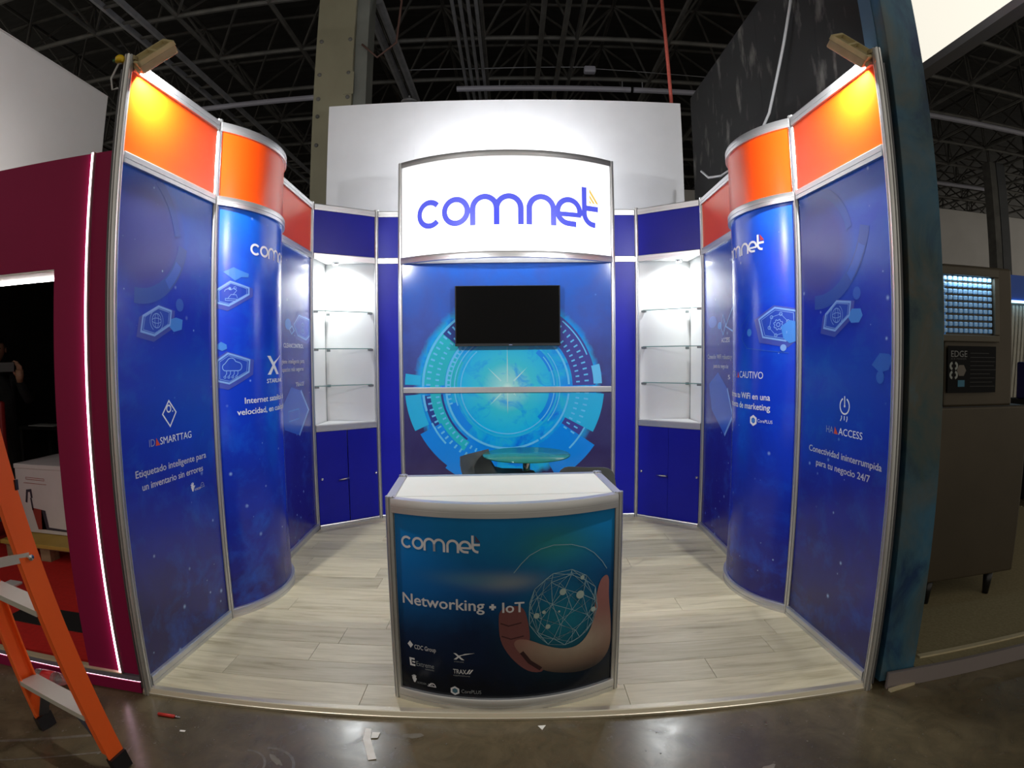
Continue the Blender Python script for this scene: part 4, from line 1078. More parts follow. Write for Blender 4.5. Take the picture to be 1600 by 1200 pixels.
lettering(pC, 'networks', 0.145, 0.187, 0.172, 0.008, gC, M_CPG, off=0.0036)
fing = [stroke([(0, 0), (dx, dy)], 0.2) for dx, dy in ((-0.55, 0.75), (-0.25, 1.0), (0.08, 1.05), (0.38, 0.9))]
print_on(pC, xf(merge(*fing, poly([(-0.55, 0.3), (0.45, 0.4), (0.5, 0.0), (0.1, -0.75), (-0.2, -0.6)])), 0.022, 0.022, 0.088, 0.112), M_CPW, 'hand_emblem', gC, 0.0036)
lettering(pC, 'NORDEN', 0.100, 0.146, 0.094, 0.010, gC, M_CPG, True, off=0.0036)
print_on(pC, merge(stroke(arcpts(0.176, 0.094, 0.014, 190, -10, 12), 0.004), stroke([(0.152, 0.092), (0.194, 0.092)], 0.004), stroke([(0.156, 0.100), (0.180, 0.100)], 0.003)), M_CPW, 'cloud_emblem', gC, 0.0036)
xlogo(pC, 0.280, 0.330, 0.245, 0.276, M_CPW, gC, 0.0036)
print_on(pC, poly([(0.300, 0.262), (0.330, 0.276), (0.374, 0.282), (0.330, 0.270)]), M_CPW, 'x_emblem_tail', gC, 0.0036)
lettering(pC, 'STARLINK', 0.282, 0.326, 0.232, 0.006, gC, M_CPG, off=0.0036)
lettering(pC, 'TRAX', 0.276, 0.335, 0.176, 0.022, gC, M_CPW, True, off=0.0036)
print_on(pC, merge(poly([(0.334, 0.178), (0.341, 0.178), (0.354, 0.200), (0.347, 0.200)]), poly([(0.344, 0.178), (0.351, 0.178), (0.366, 0.200), (0.359, 0.200)])), M_CPW, 'slash_emblem', gC, 0.0036)
lettering(pC, 'applications', 0.276, 0.350, 0.164, 0.007, gC, M_CPG, off=0.0036)
print_on(pC, stroke(arcpts(0.281, 0.088, 0.018, 30, 390, 6)[:-1], 0.008, True), M_CPW, 'hexagon_emblem', gC, 0.0036)
print_on(pC, disc(0.281, 0.088, 0.012, 12), mat('emblem_teal', (0.05, 0.14, 0.20, 1), 0.2), 'hexagon_emblem_core', gC, 0.0034)
lettering(pC, 'CorePLUS', 0.310, 0.398, 0.080, 0.018, gC, M_CPG, off=0.0036)
# hand cupping a network globe
def skin_print():
    m = mat('printed_hand', (0.35, 0.15, 0.12, 1), 0.16); g = NT(m); uv = g.coord('UV')
    sep = g.n('ShaderNodeSeparateXYZ'); g.l(uv, sep.inputs[0]); u, v = sep.outputs[0], sep.outputs[1]
    a = g.math('DIVIDE', g.math('SUBTRACT', u, 0.80), 0.22); b = g.math('DIVIDE', g.math('SUBTRACT', v, 0.31), 0.10)
    d = g.math('ADD', g.math('MULTIPLY', a, a), g.math('MULTIPLY', b, b))
    lightf = g.math('POWER', 2.718, g.math('MULTIPLY', d, -1.0))
    base = g.ramp(v, [(0.16, (0.012, 0.008, 0.010, 1)), (0.23, (0.14, 0.055, 0.035, 1)), (0.33, (0.26, 0.085, 0.075, 1)), (0.60, (0.34, 0.14, 0.13, 1))])
    base = g.mix(g.math('MULTIPLY', lightf, 0.75), base, (0.42, 0.38, 0.28, 1))
    g.l(g.mix(g.math('MULTIPLY', g.noise(uv, 9, 4), 0.3), base, (0.06, 0.03, 0.03, 1)), g.b.inputs['Base Color']); return m
M_HANDP = skin_print()
def blobpoly(pts, it=2):
    for _ in range(it):
        q = []
        for i in range(len(pts)):
            a, b = pts[i], pts[(i + 1) % len(pts)]
            q += [(a[0] * 0.75 + b[0] * 0.25, a[1] * 0.75 + b[1] * 0.25), (a[0] * 0.25 + b[0] * 0.75, a[1] * 0.25 + b[1] * 0.75)]
        pts = q
    return pts
def fillpoly(pts):
    """triangulated polygon so that concave outlines stay clean"""
    bm = bmesh.new(); vs = [bm.verts.new((a, b, 0)) for a, b in pts]; f = bm.faces.new(vs)
    bmesh.ops.triangulate(bm, faces=[f]); bm.verts.index_update()
    out = [(v.co.x, v.co.y) for v in bm.verts], [tuple(v.index for v in f.verts) for f in bm.faces]; bm.free(); return out
fingers = [(0.481, 0.487), (0.53, 0.505), (0.583, 0.500), (0.604, 0.429), (0.613, 0.345), (0.60, 0.27), (0.69, 0.18), (0.611, 0.180), (0.534, 0.250), (0.484, 0.337), (0.478, 0.42)]
thumb = [(0.968, 0.592), (0.990, 0.575), (0.988, 0.485), (1.006, 0.36), (1.010, 0.23), (0.96, 0.165), (0.88, 0.145), (0.796, 0.150), (0.675, 0.180), (0.60, 0.24), (0.540, 0.315), (0.548, 0.348), (0.60, 0.346), (0.689, 0.300), (0.779, 0.272), (0.850, 0.285), (0.905, 0.36), (0.916, 0.47), (0.935, 0.565)]
def finer(pts, k=3):
    out = []
    for i in range(len(pts)):
        a, b = pts[i], pts[(i + 1) % len(pts)]
        out += [(a[0] + (b[0] - a[0]) * j / k, a[1] + (b[1] - a[1]) * j / k) for j in range(k)]
    return out
print_on(pC, fillpoly(blobpoly(fingers)), mat('printed_hand_shade', (0.16, 0.055, 0.055, 1), 0.16), 'printed_fingers', gC, 0.0040)
hv = fillpoly(blobpoly(thumb)); print_on(pC, hv, M_HANDP, 'printed_hand', gC, 0.0048)
for q in ([(0.486, 0.425), (0.52, 0.412), (0.575, 0.425)], [(0.490, 0.365), (0.53, 0.350), (0.585, 0.362)]): print_on(pC, stroke(q, 0.006), mat('printed_hand_line', (0.06, 0.02, 0.022, 1), 0.2), 'printed_crease', gC, 0.0044)
print_on(pC, stroke([(0.575, 0.285), (0.61, 0.235), (0.66, 0.195)], 0.018), mat('printed_hand_crease', (0.03, 0.01, 0.012, 1), 0.2), 'printed_crease', gC, 0.0052)
gl = random.Random(11); gcx, gcy, gr = 0.765, 0.470, 0.165
pts = []
for k in range(46):
    zc = 1 - 2 * (k + 0.5) / 46; ph = k * 2.39996 + 0.3; rr_ = math.sqrt(1 - zc * zc)
    x, y, z = rr_ * math.cos(ph), zc, rr_ * math.sin(ph); pts.append((x, y, z))
net = []
for i in range(46):
    ds = sorted(range(46), key=lambda j: sum((pts[i][q] - pts[j][q]) ** 2 for q in range(3)))
    for j in ds[1:6]:
        if i < j or gl.random() < 0.3:
            net.append(stroke([(gcx + pts[i][0] * gr, gcy + pts[i][1] * gr * 1.08), (gcx + pts[j][0] * gr, gcy + pts[j][1] * gr * 1.08)], 0.0026 if pts[i][2] > -0.2 else 0.0016))
M_NET = mat('printed_network', (0.22, 0.36, 0.42, 1), 0.2)
print_on(pC, merge(*net), M_NET, 'printed_network_globe', gC, 0.0054)
nodes = [disc(0.756, 0.548, 0.015), disc(0.838, 0.522, 0.019), disc(0.640, 0.452, 0.013), disc(0.690, 0.396, 0.011), disc(0.848, 0.600, 0.010), disc(0.905, 0.44, 0.012), disc(0.672, 0.465, 0.008), disc(0.74, 0.46, 0.005)]
for q in nodes: print_on(pC, q, mat('printed_node', (0.34, 0.42, 0.38, 1), 0.2), 'printed_node', gC, 0.0058)
print_on(pC, stroke([(0.544, 0.651), (0.575, 0.69), (0.611, 0.725), (0.66, 0.75), (0.715, 0.762), (0.795, 0.756), (0.86, 0.733), (0.905, 0.703), (0.95, 0.655), (0.976, 0.616)], 0.0030), M_NET, 'printed_arc', gC, 0.0036)

# ================================================================== FLOODLIGHTS ON THE FRONT POSTS
M_TAN = noisy('tan_lamp_housing', (0.30, 0.24, 0.13, 1), (0.38, 0.31, 0.17, 1), 10, 0.55)
M_LENS = mat('flood_lens', (1, 1, 1, 1), 0.3, emit=(0.95, 0.98, 1, 1), es=40.0)
P_FLOOD = 52.0
def floodlight(P, s, label):
    """s = +1 on the left post (head leans right), -1 on the right post"""
    base = Vector((P[0], P[1] + 0.02, 2.955))
    t = thing('floodlight', label, 'floodlight', base)
    c = base + Vector((s * 0.082, 0.062, 0.030))
    dz = -Vector((s * 0.15, 0.80, -0.60)).normalized(); ax = Vector((s * 0.62, 0.24, 0.76)); ax = (ax - dz * ax.dot(dz)).normalized()
    R = Matrix((ax, dz.cross(ax), dz)).transposed()
    def pt(x, y, z): return c + R @ Vector((x, y, z))
    h = MB().bbox(c, (0.20, 0.15, 0.045), 0.008, R).build('housing', M_TAN, t)
    rim = MB()
    for x, y, dx, dy in ((-0.095, 0, 0.014, 0.15), (0.095, 0, 0.014, 0.15), (0, -0.068, 0.20, 0.014), (0, 0.068, 0.20, 0.014), (0.01, 0, 0.012, 0.13)):
        rim.box(pt(x, y, 0.030), (dx, dy, 0.022), R)
    rim.build('back_rim', noisy('tan_rim', (0.46, 0.38, 0.19, 1), (0.55, 0.46, 0.24, 1), 10, 0.5), h)
    MB().box(pt(0, 0, -0.0215), (0.16, 0.11, 0.0026), R).build('lens', M_LENS, h)
    MB().bar(base + Vector((0, 0.0, 0.0)), pt(-0.10, -0.06, 0.0), 0.03, 0.006, (0, 1, 0)).bar(base + Vector((0, 0.02, 0.0)), pt(-0.10, 0.06, 0.0), 0.03, 0.006, (0, 1, 0)).build('bracket', M_TAN, t)
    MB().lathe([(0, 0), (0.03, 0), (0.03, 0.02), (0, 0.02)], base + Vector((0, 0, -0.004)), 12).build('clamp', M_TAN, t)
    l = bpy.data.lights.new('flood_beam', 'AREA'); l.shape = 'RECTANGLE'; l.size = 0.10; l.size_y = 0.09; l.energy = P_FLOOD; l.color = (0.96, 0.98, 1.0); l.spread = math.radians(175)
    o = bpy.data.objects.new('flood_beam', l); COL.objects.link(o); o.location = pt(-0.04, 0, -0.028)
    tgt = Vector((-s * 0.1, 4.3, 0.3))
    tgt = o.location + (R @ Vector((0, 0, -1)))
    o.rotation_euler = (tgt - o.location).to_track_quat('-Z', 'Y').to_euler()
    return t
fL = floodlight(A, 1, 'tan floodlight on the left front post')
fR = floodlight(a_, -1, 'tan floodlight on the right front post')
M_CABLE = mat('grey_cable', (0.42, 0.42, 0.42, 1), 0.5)
MB().tube([(-1.755, 2.215, 2.955), (-1.80, 2.19, 2.93), (-1.815, 2.17, 2.85), (-1.80, 2.17, 2.79), (-1.775, 2.18, 2.80)], 0.005, 6).build('power_cord', M_CABLE, fL, True)
MB().lathe([(0, 0), (0.022, 0), (0.024, 0.02), (0.016, 0.032), (0, 0.032)], (-1.79, 2.185, 2.935), 12).build('yellow_plug', mat('yellow_plastic', (0.75, 0.50, 0.01, 1), 0.4), fL, True)
MB().tube([(-1.79, 2.185, 2.95), (-1.825, 2.18, 2.945)], 0.009, 8).build('green_plug', mat('green_plastic', (0.02, 0.10, 0.04, 1), 0.4), fL)

# ================================================================== CABLE AND ROPE
pts = [(2.20, 3.43, 5.9), (2.0, 3.5, 4.72), (1.95, 3.62, 4.25), (1.92, 3.78, 3.78), (1.90, 3.95, 3.42), (1.86, 4.15, 3.16), (1.80, 4.35, 3.08), (1.78, 4.6, 3.10), (1.80, 4.9, 3.2), (1.84, 5.2, 3.36)]
cb = tag(MB().tube([(2.0, 3.18, 6.95), (2.0, 3.2, 4.6), (1.985, 3.38, 4.2), (1.965, 3.62, 3.80), (1.94, 3.90, 3.38), (1.90, 4.05, 3.22), (1.84, 4.25, 3.10), (1.78, 4.55, 3.08), (1.78, 4.85, 3.16), (1.82, 5.15, 3.32)], 0.011, 7).build('hanging_cable', M_CABLE, None, True, (1.9, 4.0, 4.0)), 'pale cable hanging in a loop before the black partition', 'cable')
rp = tag(MB().tube([(1.89, 6.40, 7.0), (1.90, 6.40, 5.8), (1.925, 6.38, 4.58)], 0.022, 7).build('rope', noisy('red_rope', (0.42, 0.07, 0.05, 1), (0.52, 0.10, 0.07, 1), 40, 0.7), None, True, (1.9, 6.4, 5.0)), 'red strap tying the white partition to the roof', 'strap')
hz_ = tag(MB().tube([(-1.97, 6.98, 6.6), (-1.75, 7.0, 6.9), (-1.45, 7.0, 6.4), (-1.50, 7.0, 5.75), (-1.75, 7.0, 5.55), (-1.96, 6.98, 5.75)], 0.016, 7).build('hanging_cable', mat('brown_cable', (0.10, 0.05, 0.04, 1), 0.6), None, True, (-1.8, 7.0, 6.0)), 'dark red cable looped beside the steel column', 'cable')

# ================================================================== MAGENTA BOOTH ON THE LEFT
M_MAG = noisy('magenta_laminate', (0.25, 0.005, 0.055, 1), (0.28, 0.006, 0.065, 1), 1.5, 0.6, spec=0.2)
M_LED = mat('pink_white_led', (1, 1, 1, 1), 0.3, emit=(1.0, 0.62, 0.80, 1), es=9.0)
M_LED2 = mat('white_led', (1, 1, 1, 1), 0.3, emit=(1.0, 0.90, 0.86, 1), es=34.0)
M_REDF = noisy('red_carpet', (0.62, 0.012, 0.008, 1), (0.70, 0.016, 0.010, 1), 40, 0.9)
M_PALEW = noisy('pale_plywood_edge', (0.50, 0.42, 0.26, 1), (0.58, 0.50, 0.33, 1), 8, 0.6, stretch=(1, 8, 1))
YL = 2.21
mg = thing('portal_wall', 'magenta booth wall with a dark doorway outlined by light strips', 'booth wall', (-2.4, 2.3, GZ))
MB().extr([(-1.795, 0.06), (-1.795, 2.51), (-3.9, 2.51), (-3.9, 0.06), (-3.5, 0.06), (-3.5, 1.986), (-2.10, 1.986), (-2.10, 0.06)], (0, YL, 0), (1, 0, 0), (0, 0, 1), (0, 0.20, 0)).build('portal_frame', M_MAG, mg)
MB().box((-1.898, YL - 0.006, 1.285), (0.012, 0.012, 2.45)).build('light_strip', M_LED, mg)
MB().box((-1.888, YL - 0.008, 1.285), (0.006, 0.014, 2.45)).build('strip_channel', M_ALU, mg)
MB().box((-2.80, YL + 0.10, 1.982), (1.39, 0.196, 0.006)).build('white_soffit', M_WHITE, mg)
MB().box((-2.80, YL + 0.195, 1.972), (1.38, 0.012, 0.012)).build('light_strip', M_LED2, mg)
pl = thing('booth_platform', 'red carpeted platform with pale edge strip below the magenta wall', 'platform', (-2.9, 3.2, GZ))
MB().box((-3.25, YL - 0.005, 0.0), (2.93, 0.03, 0.058)).build('kickboard', M_MAG, pl)
MB().box((-3.25, YL - 0.006, 0.032), (2.93, 0.012, 0.012)).build('light_strip', M_LED, pl)
MB().box((-3.25, YL + 0.006, 0.046), (2.93, 0.045, 0.026)).build('grey_edge', mat('lilac_grey_edge', (0.16, 0.15, 0.19, 1), 0.5), pl)
MB().box((-3.30, YL + 0.004, 0.062), (2.83, 0.042, 0.006)).build('plywood_edge', M_PALEW, pl)
MB().box((-3.40, 3.84, 0.03), (3.0, 3.16, 0.07)).build('carpet', M_REDF, pl)
MB().box((-2.45, 2.62, 0.068), (1.1, 0.22, 0.004)).build('black_strip', M_BLACKM, pl)  # flat black strip across the red carpet inside the doorway
bx = thing('booth_interior', 'black inner walls of the magenta booth', 'booth wall', (-3.4, 4.4, GZ))
MB().box((-3.47, 5.3, 1.29), (3.2, 0.05, 2.36)).build('back_wall', M_BLACKM, bx)
MB().box((-1.90, 3.87, 1.29), (0.04, 2.8, 2.36)).build('side_wall', M_BLACKM, bx)
MB().box((-5.05, 3.87, 1.29), (0.04, 2.8, 2.36)).build('side_wall', M_BLACKM, bx)
MB().box((-3.47, 3.87, 2.49), (3.2, 2.86, 0.03)).build('roof_sheet', M_BLACKM, bx)
ww = thing('added_wall_lamp', 'added unseen lamp on the magenta booth roof brightening the grey wall', 'floodlight', (-3.5, 3.6, 2.505))  # extra lamp added out of view to brighten the tall grey wall
MB().bbox((-3.5, 3.6, 2.56), (0.08, 0.3, 0.10), 0.01).build('housing', M_BLACK, ww)
wl2 = bpy.data.lights.new('added_wall_beam', 'AREA'); wl2.shape = 'RECTANGLE'; wl2.size = 0.25; wl2.size_y = 0.08; wl2.energy = 26.0; wl2.color = (1.0, 0.95, 0.92)
wo2 = bpy.data.objects.new('added_wall_beam', wl2); COL.objects.link(wo2); wo2.location = (-3.56, 3.6, 2.62); wo2.rotation_euler = Vector((-0.75, 0.02, 0.66)).to_track_quat('-Z', 'Y').to_euler()
# carton on a pallet
M_CARD = noisy('white_carton', (0.74, 0.68, 0.70, 1), (0.80, 0.74, 0.76, 1), 3, 0.7)
M_PAL = noisy('pallet_wood', (0.30, 0.22, 0.13, 1), (0.40, 0.30, 0.18, 1), 6, 0.8, stretch=(1, 6, 6))
pal = thing('pallet', 'wooden pallet topped with a yellow board on the red carpet', 'pallet', (-3.5, 3.85, 0.065))
for x in (-3.90, -3.53, -3.16):
    for y in (3.50, 3.85, 4.20): MB().box((x, y, 0.1135), (0.10, 0.10, 0.095)).build('block', M_PAL, pal)
for y in (3.50, 3.72, 3.95, 4.20): MB().box((-3.53, y, 0.170), (0.88, 0.10, 0.018)).build('deck_board', M_PAL, pal)
MB().bbox((-3.52, 3.84, 0.196), (0.90, 0.86, 0.030), 0.003).build('yellow_board', noisy('yellow_board', (0.55, 0.36, 0.06, 1), (0.62, 0.42, 0.09, 1), 4, 0.6), pal)
cx0 = thing('carton', 'white carton printed with a red pallet truck, standing on the pallet', 'carton', (-3.62, 3.95, 0.212))
MB().bbox((-3.60, 3.93, 0.488), (0.74, 0.56, 0.545), 0.004).build('body', M_CARD, cx0)
MB().bbox((-3.60, 3.93, 0.752), (0.752, 0.572, 0.036), 0.004).build('lid', M_CARD, cx0)
pF = Path((-3.97, 3.65), (-3.23, 3.65))
M_DPRINT = mat('carton_print_dark', (0.05, 0.035, 0.06, 1), 0.6); M_RPRINT = mat('carton_print_red', (0.36, 0.04, 0.03, 1), 0.6)
MBp = lambda sh, m, nm: print_on(pF, sh, m, nm, cx0, 0.002)
MBp(stroke([(0.09, 0.62), (0.34, 0.615)], 0.004), M_RPRINT, 'printed_frame'); MBp(stroke([(0.12, 0.665), (0.32, 0.660), (0.32, 0.645), (0.12, 0.650)], 0.004, True), M_RPRINT, 'printed_label')
MBp(merge(stroke([(0.10, 0.46), (0.12, 0.555), (0.16, 0.56), (0.165, 0.50)], 0.022), stroke([(0.155, 0.50), (0.165, 0.40)], 0.018)), M_DPRINT, 'printed_truck_handle')
MBp(poly([(0.155, 0.42), (0.26, 0.41), (0.29, 0.25), (0.20, 0.245)]), M_RPRINT, 'printed_truck_body')
MBp(merge(poly([(0.255, 0.41), (0.30, 0.405), (0.32, 0.27), (0.52, 0.262), (0.52, 0.245), (0.24, 0.25)])), M_DPRINT, 'printed_truck_forks')
# crumpled bag
bg = MB(); rdb = random.Random(5); pr = []
for i in range(9):
    th = PI * i / 8
    for k in range(12):
        ph = 2 * PI * k / 12; r = 1 + rdb.uniform(-0.16, 0.16); pr.append((-3.35 + 0.13 * r * math.sin(th) * math.cos(ph), 3.86 + 0.12 * r * math.sin(th) * math.sin(ph), 0.772 + max(0.0, 0.075 + 0.085 * r * math.cos(th))))
bg.add(pr, [(i * 12 + k, i * 12 + (k + 1) % 12, (i + 1) * 12 + (k + 1) % 12, (i + 1) * 12 + k) for i in range(8) for k in range(12)])
tag(bg.build('plastic_bag', mat('grey_plastic_bag', (0.34, 0.35, 0.38, 1), 0.3), None, False, (-3.35, 3.86, 0.772)), 'crumpled grey plastic bag on top of the white carton', 'bag')
# dark side counter with a white sheet, red stool
dc = thing('side_table', 'dark table at the back of the magenta booth', 'table', (-4.45, 4.85, 0.065))
MB().bbox((-4.45, 4.85, 0.93), (1.0, 0.5, 0.03), 0.004).build('table_top', M_BLACKM, dc)
for x in (-4.9, -4.0):
    for y in (4.65, 5.05): MB().box((x, y, 0.49), (0.04, 0.04, 0.85)).build('leg', M_BLACKM, dc)
tag(MB().box((-4.62, 4.72, 0.95), (0.34, 0.18, 0.006)).build('paper_sheet', M_WHITE, None, False, (-4.62, 4.72, 0.945)), 'white sheet lying on the dark table', 'paper')
tag(MB().bbox((-3.40, 2.95, 0.075), (0.12, 0.12, 0.02), 0.006).build('paper_cup_lid', M_WHITE, None, False, (-3.40, 2.95, 0.065)), 'small pale lid on the red carpet behind the ladder', 'lid')
rc = thing('chair', 'red chair in the dark behind the orange ladder', 'chair', (-4.20, 3.42, 0.066))
M_REDP = mat('red_plastic', (0.22, 0.008, 0.008, 1), 0.5)
MB().bbox((-4.20, 3.60, 1.02), (0.42, 0.05, 0.50), 0.02).build('backrest', M_REDP, rc); MB().bbox((-4.20, 3.38, 0.52), (0.44, 0.44, 0.05), 0.02).build('seat', M_REDP, rc)
for sx in (-0.19, 0.19):
    MB().box((-4.20 + sx, 3.60, 0.43), (0.035, 0.035, 0.73)).build('leg', M_BLACKM, rc); MB().box((-4.20 + sx, 3.19, 0.28), (0.035, 0.035, 0.43)).build('leg', M_BLACKM, rc)

# ================================================================== ORANGE STEPLADDER
M_LAD = noisy('orange_fibreglass', (0.90, 0.115, 0.010, 1), (0.95, 0.135, 0.014, 1), 3, 0.45, stretch=(1, 1, 0.2))
M_LADI = mat('ladder_aluminium', (0.55, 0.52, 0.45, 1), 0.45, 0.3)
F1, F2 = Vector((-1.535, 1.665, GZ)), Vector((-2.05, 1.808, GZ))
u_ = (F2 - F1).normalized(); n_ = Vector((-u_.y, u_.x, 0)); n_ = n_ if n_.y > 0 else -n_
def r1(h): return F1 + u_ * 0.072 * h - n_ * 0.175 * h + Vector((0, 0, h))
def r2(h): return F2 - u_ * 0.035 * h - n_ * 0.175 * h + Vector((0, 0, h))
ld = thing('stepladder', 'orange fibreglass stepladder cut off by the left picture edge', 'ladder', (-1.8, 1.55, GZ))
for rr in (r1, r2):
    inner = u_ if rr is r1 else -u_
    r_ = MB().bar(rr(0.06), rr(1.95), 0.075, 0.008, inner).build('front_rail', M_LAD, ld)
    fl_ = MB()
    for q in (-0.034, 0.034):
        d_up = (rr(1.95) - rr(0.10)).normalized(); sd = inner.cross(d_up).normalized()
        fl_.bar(rr(0.10) + inner * 0.014 + sd * q, rr(1.95) + inner * 0.014 + sd * q, 0.007, 0.030, inner)
    fl_.build('rail_flange', M_LAD, r_)
    MB().bar(rr(0.0), rr(0.075), 0.078, 0.036, inner).build('foot', M_BLACK, ld)
for h in (0.27, 0.72, 1.17, 1.62):
    s_ = MB().bar(r1(h) + u_ * 0.02, r2(h) - u_ * 0.02, 0.022, 0.085, (-n_) + Vector((0, 0, 0.0))).build('step', M_LADI, ld)
    if h < 1:
        pass
for rr, sg_ in ((r1, 1), (r2, -1)):
    q0 = rr(0.08) + u_ * sg_ * 0.02; q1 = (r1(0.26) + r2(0.26)) / 2 - u_ * sg_ * 0.10
    MB().bar(q0, q1, 0.045, 0.006, (0, 0, 1)).build('knee_brace', mat('dark_brace', (0.05, 0.05, 0.055, 1), 0.5), ld)
top = (r1(1.95) + r2(1.95)) / 2
MB().bbox(top + Vector((0, 0, 0.02)) - n_ * 0.04, (0.46, 0.22, 0.06), 0.01, Matrix.Rotation(math.atan2(u_.y, u_.x), 3, 'Z')).build('top_cap', M_LAD, ld)
for sg_ in (-1, 1):
    f = (F1 + F2) / 2 - n_ * 1.12 + u_ * sg_ * 0.24; t0 = top - n_ * 0.08 + u_ * sg_ * 0.17
    f.z = GZ; MB().bar(f, t0, 0.05, 0.022, u_).build('rear_rail', M_LAD, ld)
    m0 = (r1(0.93) if sg_ < 0 else r2(0.93)); fm = f + (t0 - f) * 0.5
    MB().bar(m0, fm, 0.032, 0.008, u_).build('spreader', M_LADI, ld)
    MB().lathe([(0, 0), (0.011, 0), (0.011, 0.012), (0, 0.014)], m0 - u_ * 0.006 * (1 if sg_ < 0 else -1), 10, (-u_ if sg_ < 0 else u_).to_track_quat('Z', 'Y').to_matrix()).build('bolt', M_CHROME, ld)
MB().bar((F1 + F2) / 2 - n_ * 1.12 + u_ * 0.23 + Vector((0, 0, 0.35)), (F1 + F2) / 2 - n_ * 1.12 - u_ * 0.23 + Vector((0, 0, 0.35)), 0.03, 0.02, (0, 0, 1)).build('rear_brace', M_LADI, ld)
MB().box(r1(1.18) + n_ * 0.036, (0.02, 0.012, 0.035)).build('tape_patch', M_BLACK, ld)

# ================================================================== RIGHT NEIGHBOUR: TEAL PILLAR, ICE MACHINE
M_TEAL = mat('teal_watercolour_print', (0.05, 0.08, 0.09, 1), 0.5, 0, 0.3); g = NT(M_TEAL); vv = g.mapping(g.coord('Object'), (1, 1, 0.75))
n3 = g.noise(vv, 3.2, 8, 0.62, 0.6); n4 = g.noise(g.mapping(vv, (1, 1, 1), (3, 5, 1)), 1.6, 5, 0.6, 0.4)
ca = g.ramp(n3, [(0.34, (0.012, 0.032, 0.060, 1)), (0.46, (0.045, 0.080, 0.085, 1)), (0.58, (0.085, 0.088, 0.074, 1)), (0.72, (0.060, 0.13, 0.17, 1))])
cb_ = g.ramp(n3, [(0.34, (0.010, 0.040, 0.12, 1)), (0.48, (0.035, 0.12, 0.20, 1)), (0.62, (0.075, 0.14, 0.18, 1))])
g.l(g.mix(g.ramp(n4, [(0.42, (0, 0, 0, 1)), (0.60, (1, 1, 1, 1))]), ca, cb_), g.b.inputs['Base Color'])
tpz = thing('pillar', 'tall pillar wrapped in dark teal watercolour print beside the booth', 'pillar', (1.845, 2.27, GZ))
MB().bbox((1.848, 2.275, 2.1), (0.195, 0.13, 4.2), 0.003).build('wrapped_core', M_TEAL, tpz)
MB().box((1.752, 2.33, 2.1), (0.012, 0.10, 4.16)).build('blue_edge', mat('slate_blue_edge', (0.060, 0.125, 0.19, 1), 0.5), tpz)
M_CARPB = noisy('brown_carpet', (0.24, 0.195, 0.10, 1), (0.30, 0.25, 0.135, 1), 60, 0.9)
pr_ = thing('booth_platform', 'brown carpeted platform with grey edge under the ice machine', 'platform', (3.4, 3.6, GZ))
MB().box((3.47, 2.19, 0.012), (3.38, 0.02, 0.085)).build('front_edge', mat('grey_lilac_board', (0.23, 0.195, 0.19, 1), 0.5), pr_)
MB().box((3.62, 3.95, 0.012), (3.10, 3.50, 0.076)).build('carpet', M_CARPB, pr_)
MB().box((2.01, 2.280, 0.012), (0.115, 0.150, 0.076)).build('carpet', M_CARPB, pr_)
MB().box((3.58, 2.287, 0.054), (3.10, 0.030, 0.010)).build('plywood_edge', M_PALEW, pr_)
tag(MB().box((1.86, 2.17, GZ + 0.006), (0.16, 0.02, 0.012), Matrix.Rotation(0.15, 3, 'Z')).build('wood_sliver', M_PALEW, None, False, (1.86, 2.17, GZ)), 'thin pale wood sliver at the foot of the teal pillar', 'wood piece')
hd = thing('lit_fascia', 'cream lit fascia with grey lower frame above the ice machine', 'sign', (2.5, 2.3, 3.3))
MB().box((2.505, 2.2, 3.78), (0.03, 2.2, 0.94)).build('fascia_face', mat('cream_lit_film', (0.8, 0.78, 0.7, 1), 0.4, emit=(1.0, 0.95, 0.82, 1), es=0.95), hd)
MB().box((2.535, 2.2, 3.305), (0.10, 2.2, 0.05)).build('lower_frame', mat('lilac_grey_frame', (0.42, 0.42, 0.48, 1), 0.45), hd)
MB().box((2.535, 2.2, 4.27), (0.10, 2.2, 0.05)).build('upper_frame', M_GALV, hd)
for y in (1.13, 3.27): MB().tube([(2.535, y, 4.28), (2.535, y, 7.0)], 0.012, 6).build('hanger', M_GALV, hd)
M_BRN = noisy('dark_brown_steel', (0.056, 0.043, 0.026, 1), (0.070, 0.054, 0.034, 1), 2, 0.42, 0.3)
M_BRNL = noisy('brown_frame', (0.085, 0.070, 0.050, 1), (0.10, 0.085, 0.06, 1), 4, 0.5, 0.2)
YI = 2.80
im = thing('ice_machine', 'dark ice machine with lit ice grid window above its bin', 'ice machine', (2.80, YI + 0.35, 1.26))
MB().bbox((2.755, YI + 0.36, 1.675), (0.555, 0.70, 0.83), 0.015).build('body', M_BRN, im)
fm = MB()
for x, z, dx, dz in ((2.66, 2.048, 0.47, 0.05), (2.66, 1.660, 0.47, 0.04), (2.875, 1.8515, 0.04, 0.342), (2.44, 1.8515, 0.035, 0.342)):
    fm.bbox((x, YI + 0.0, z), (dx, 0.03, dz), 0.005)
fm.build('window_frame', M_BRNL, im)
win = MB().box((2.655, YI + 0.022, 1.855), (0.40, 0.02, 0.352)).build('ice_window', mat('ice_blue_backing', (0.02, 0.10, 0.25, 1), 0.3, emit=(0.03, 0.20, 0.52, 1), es=0.32), im)
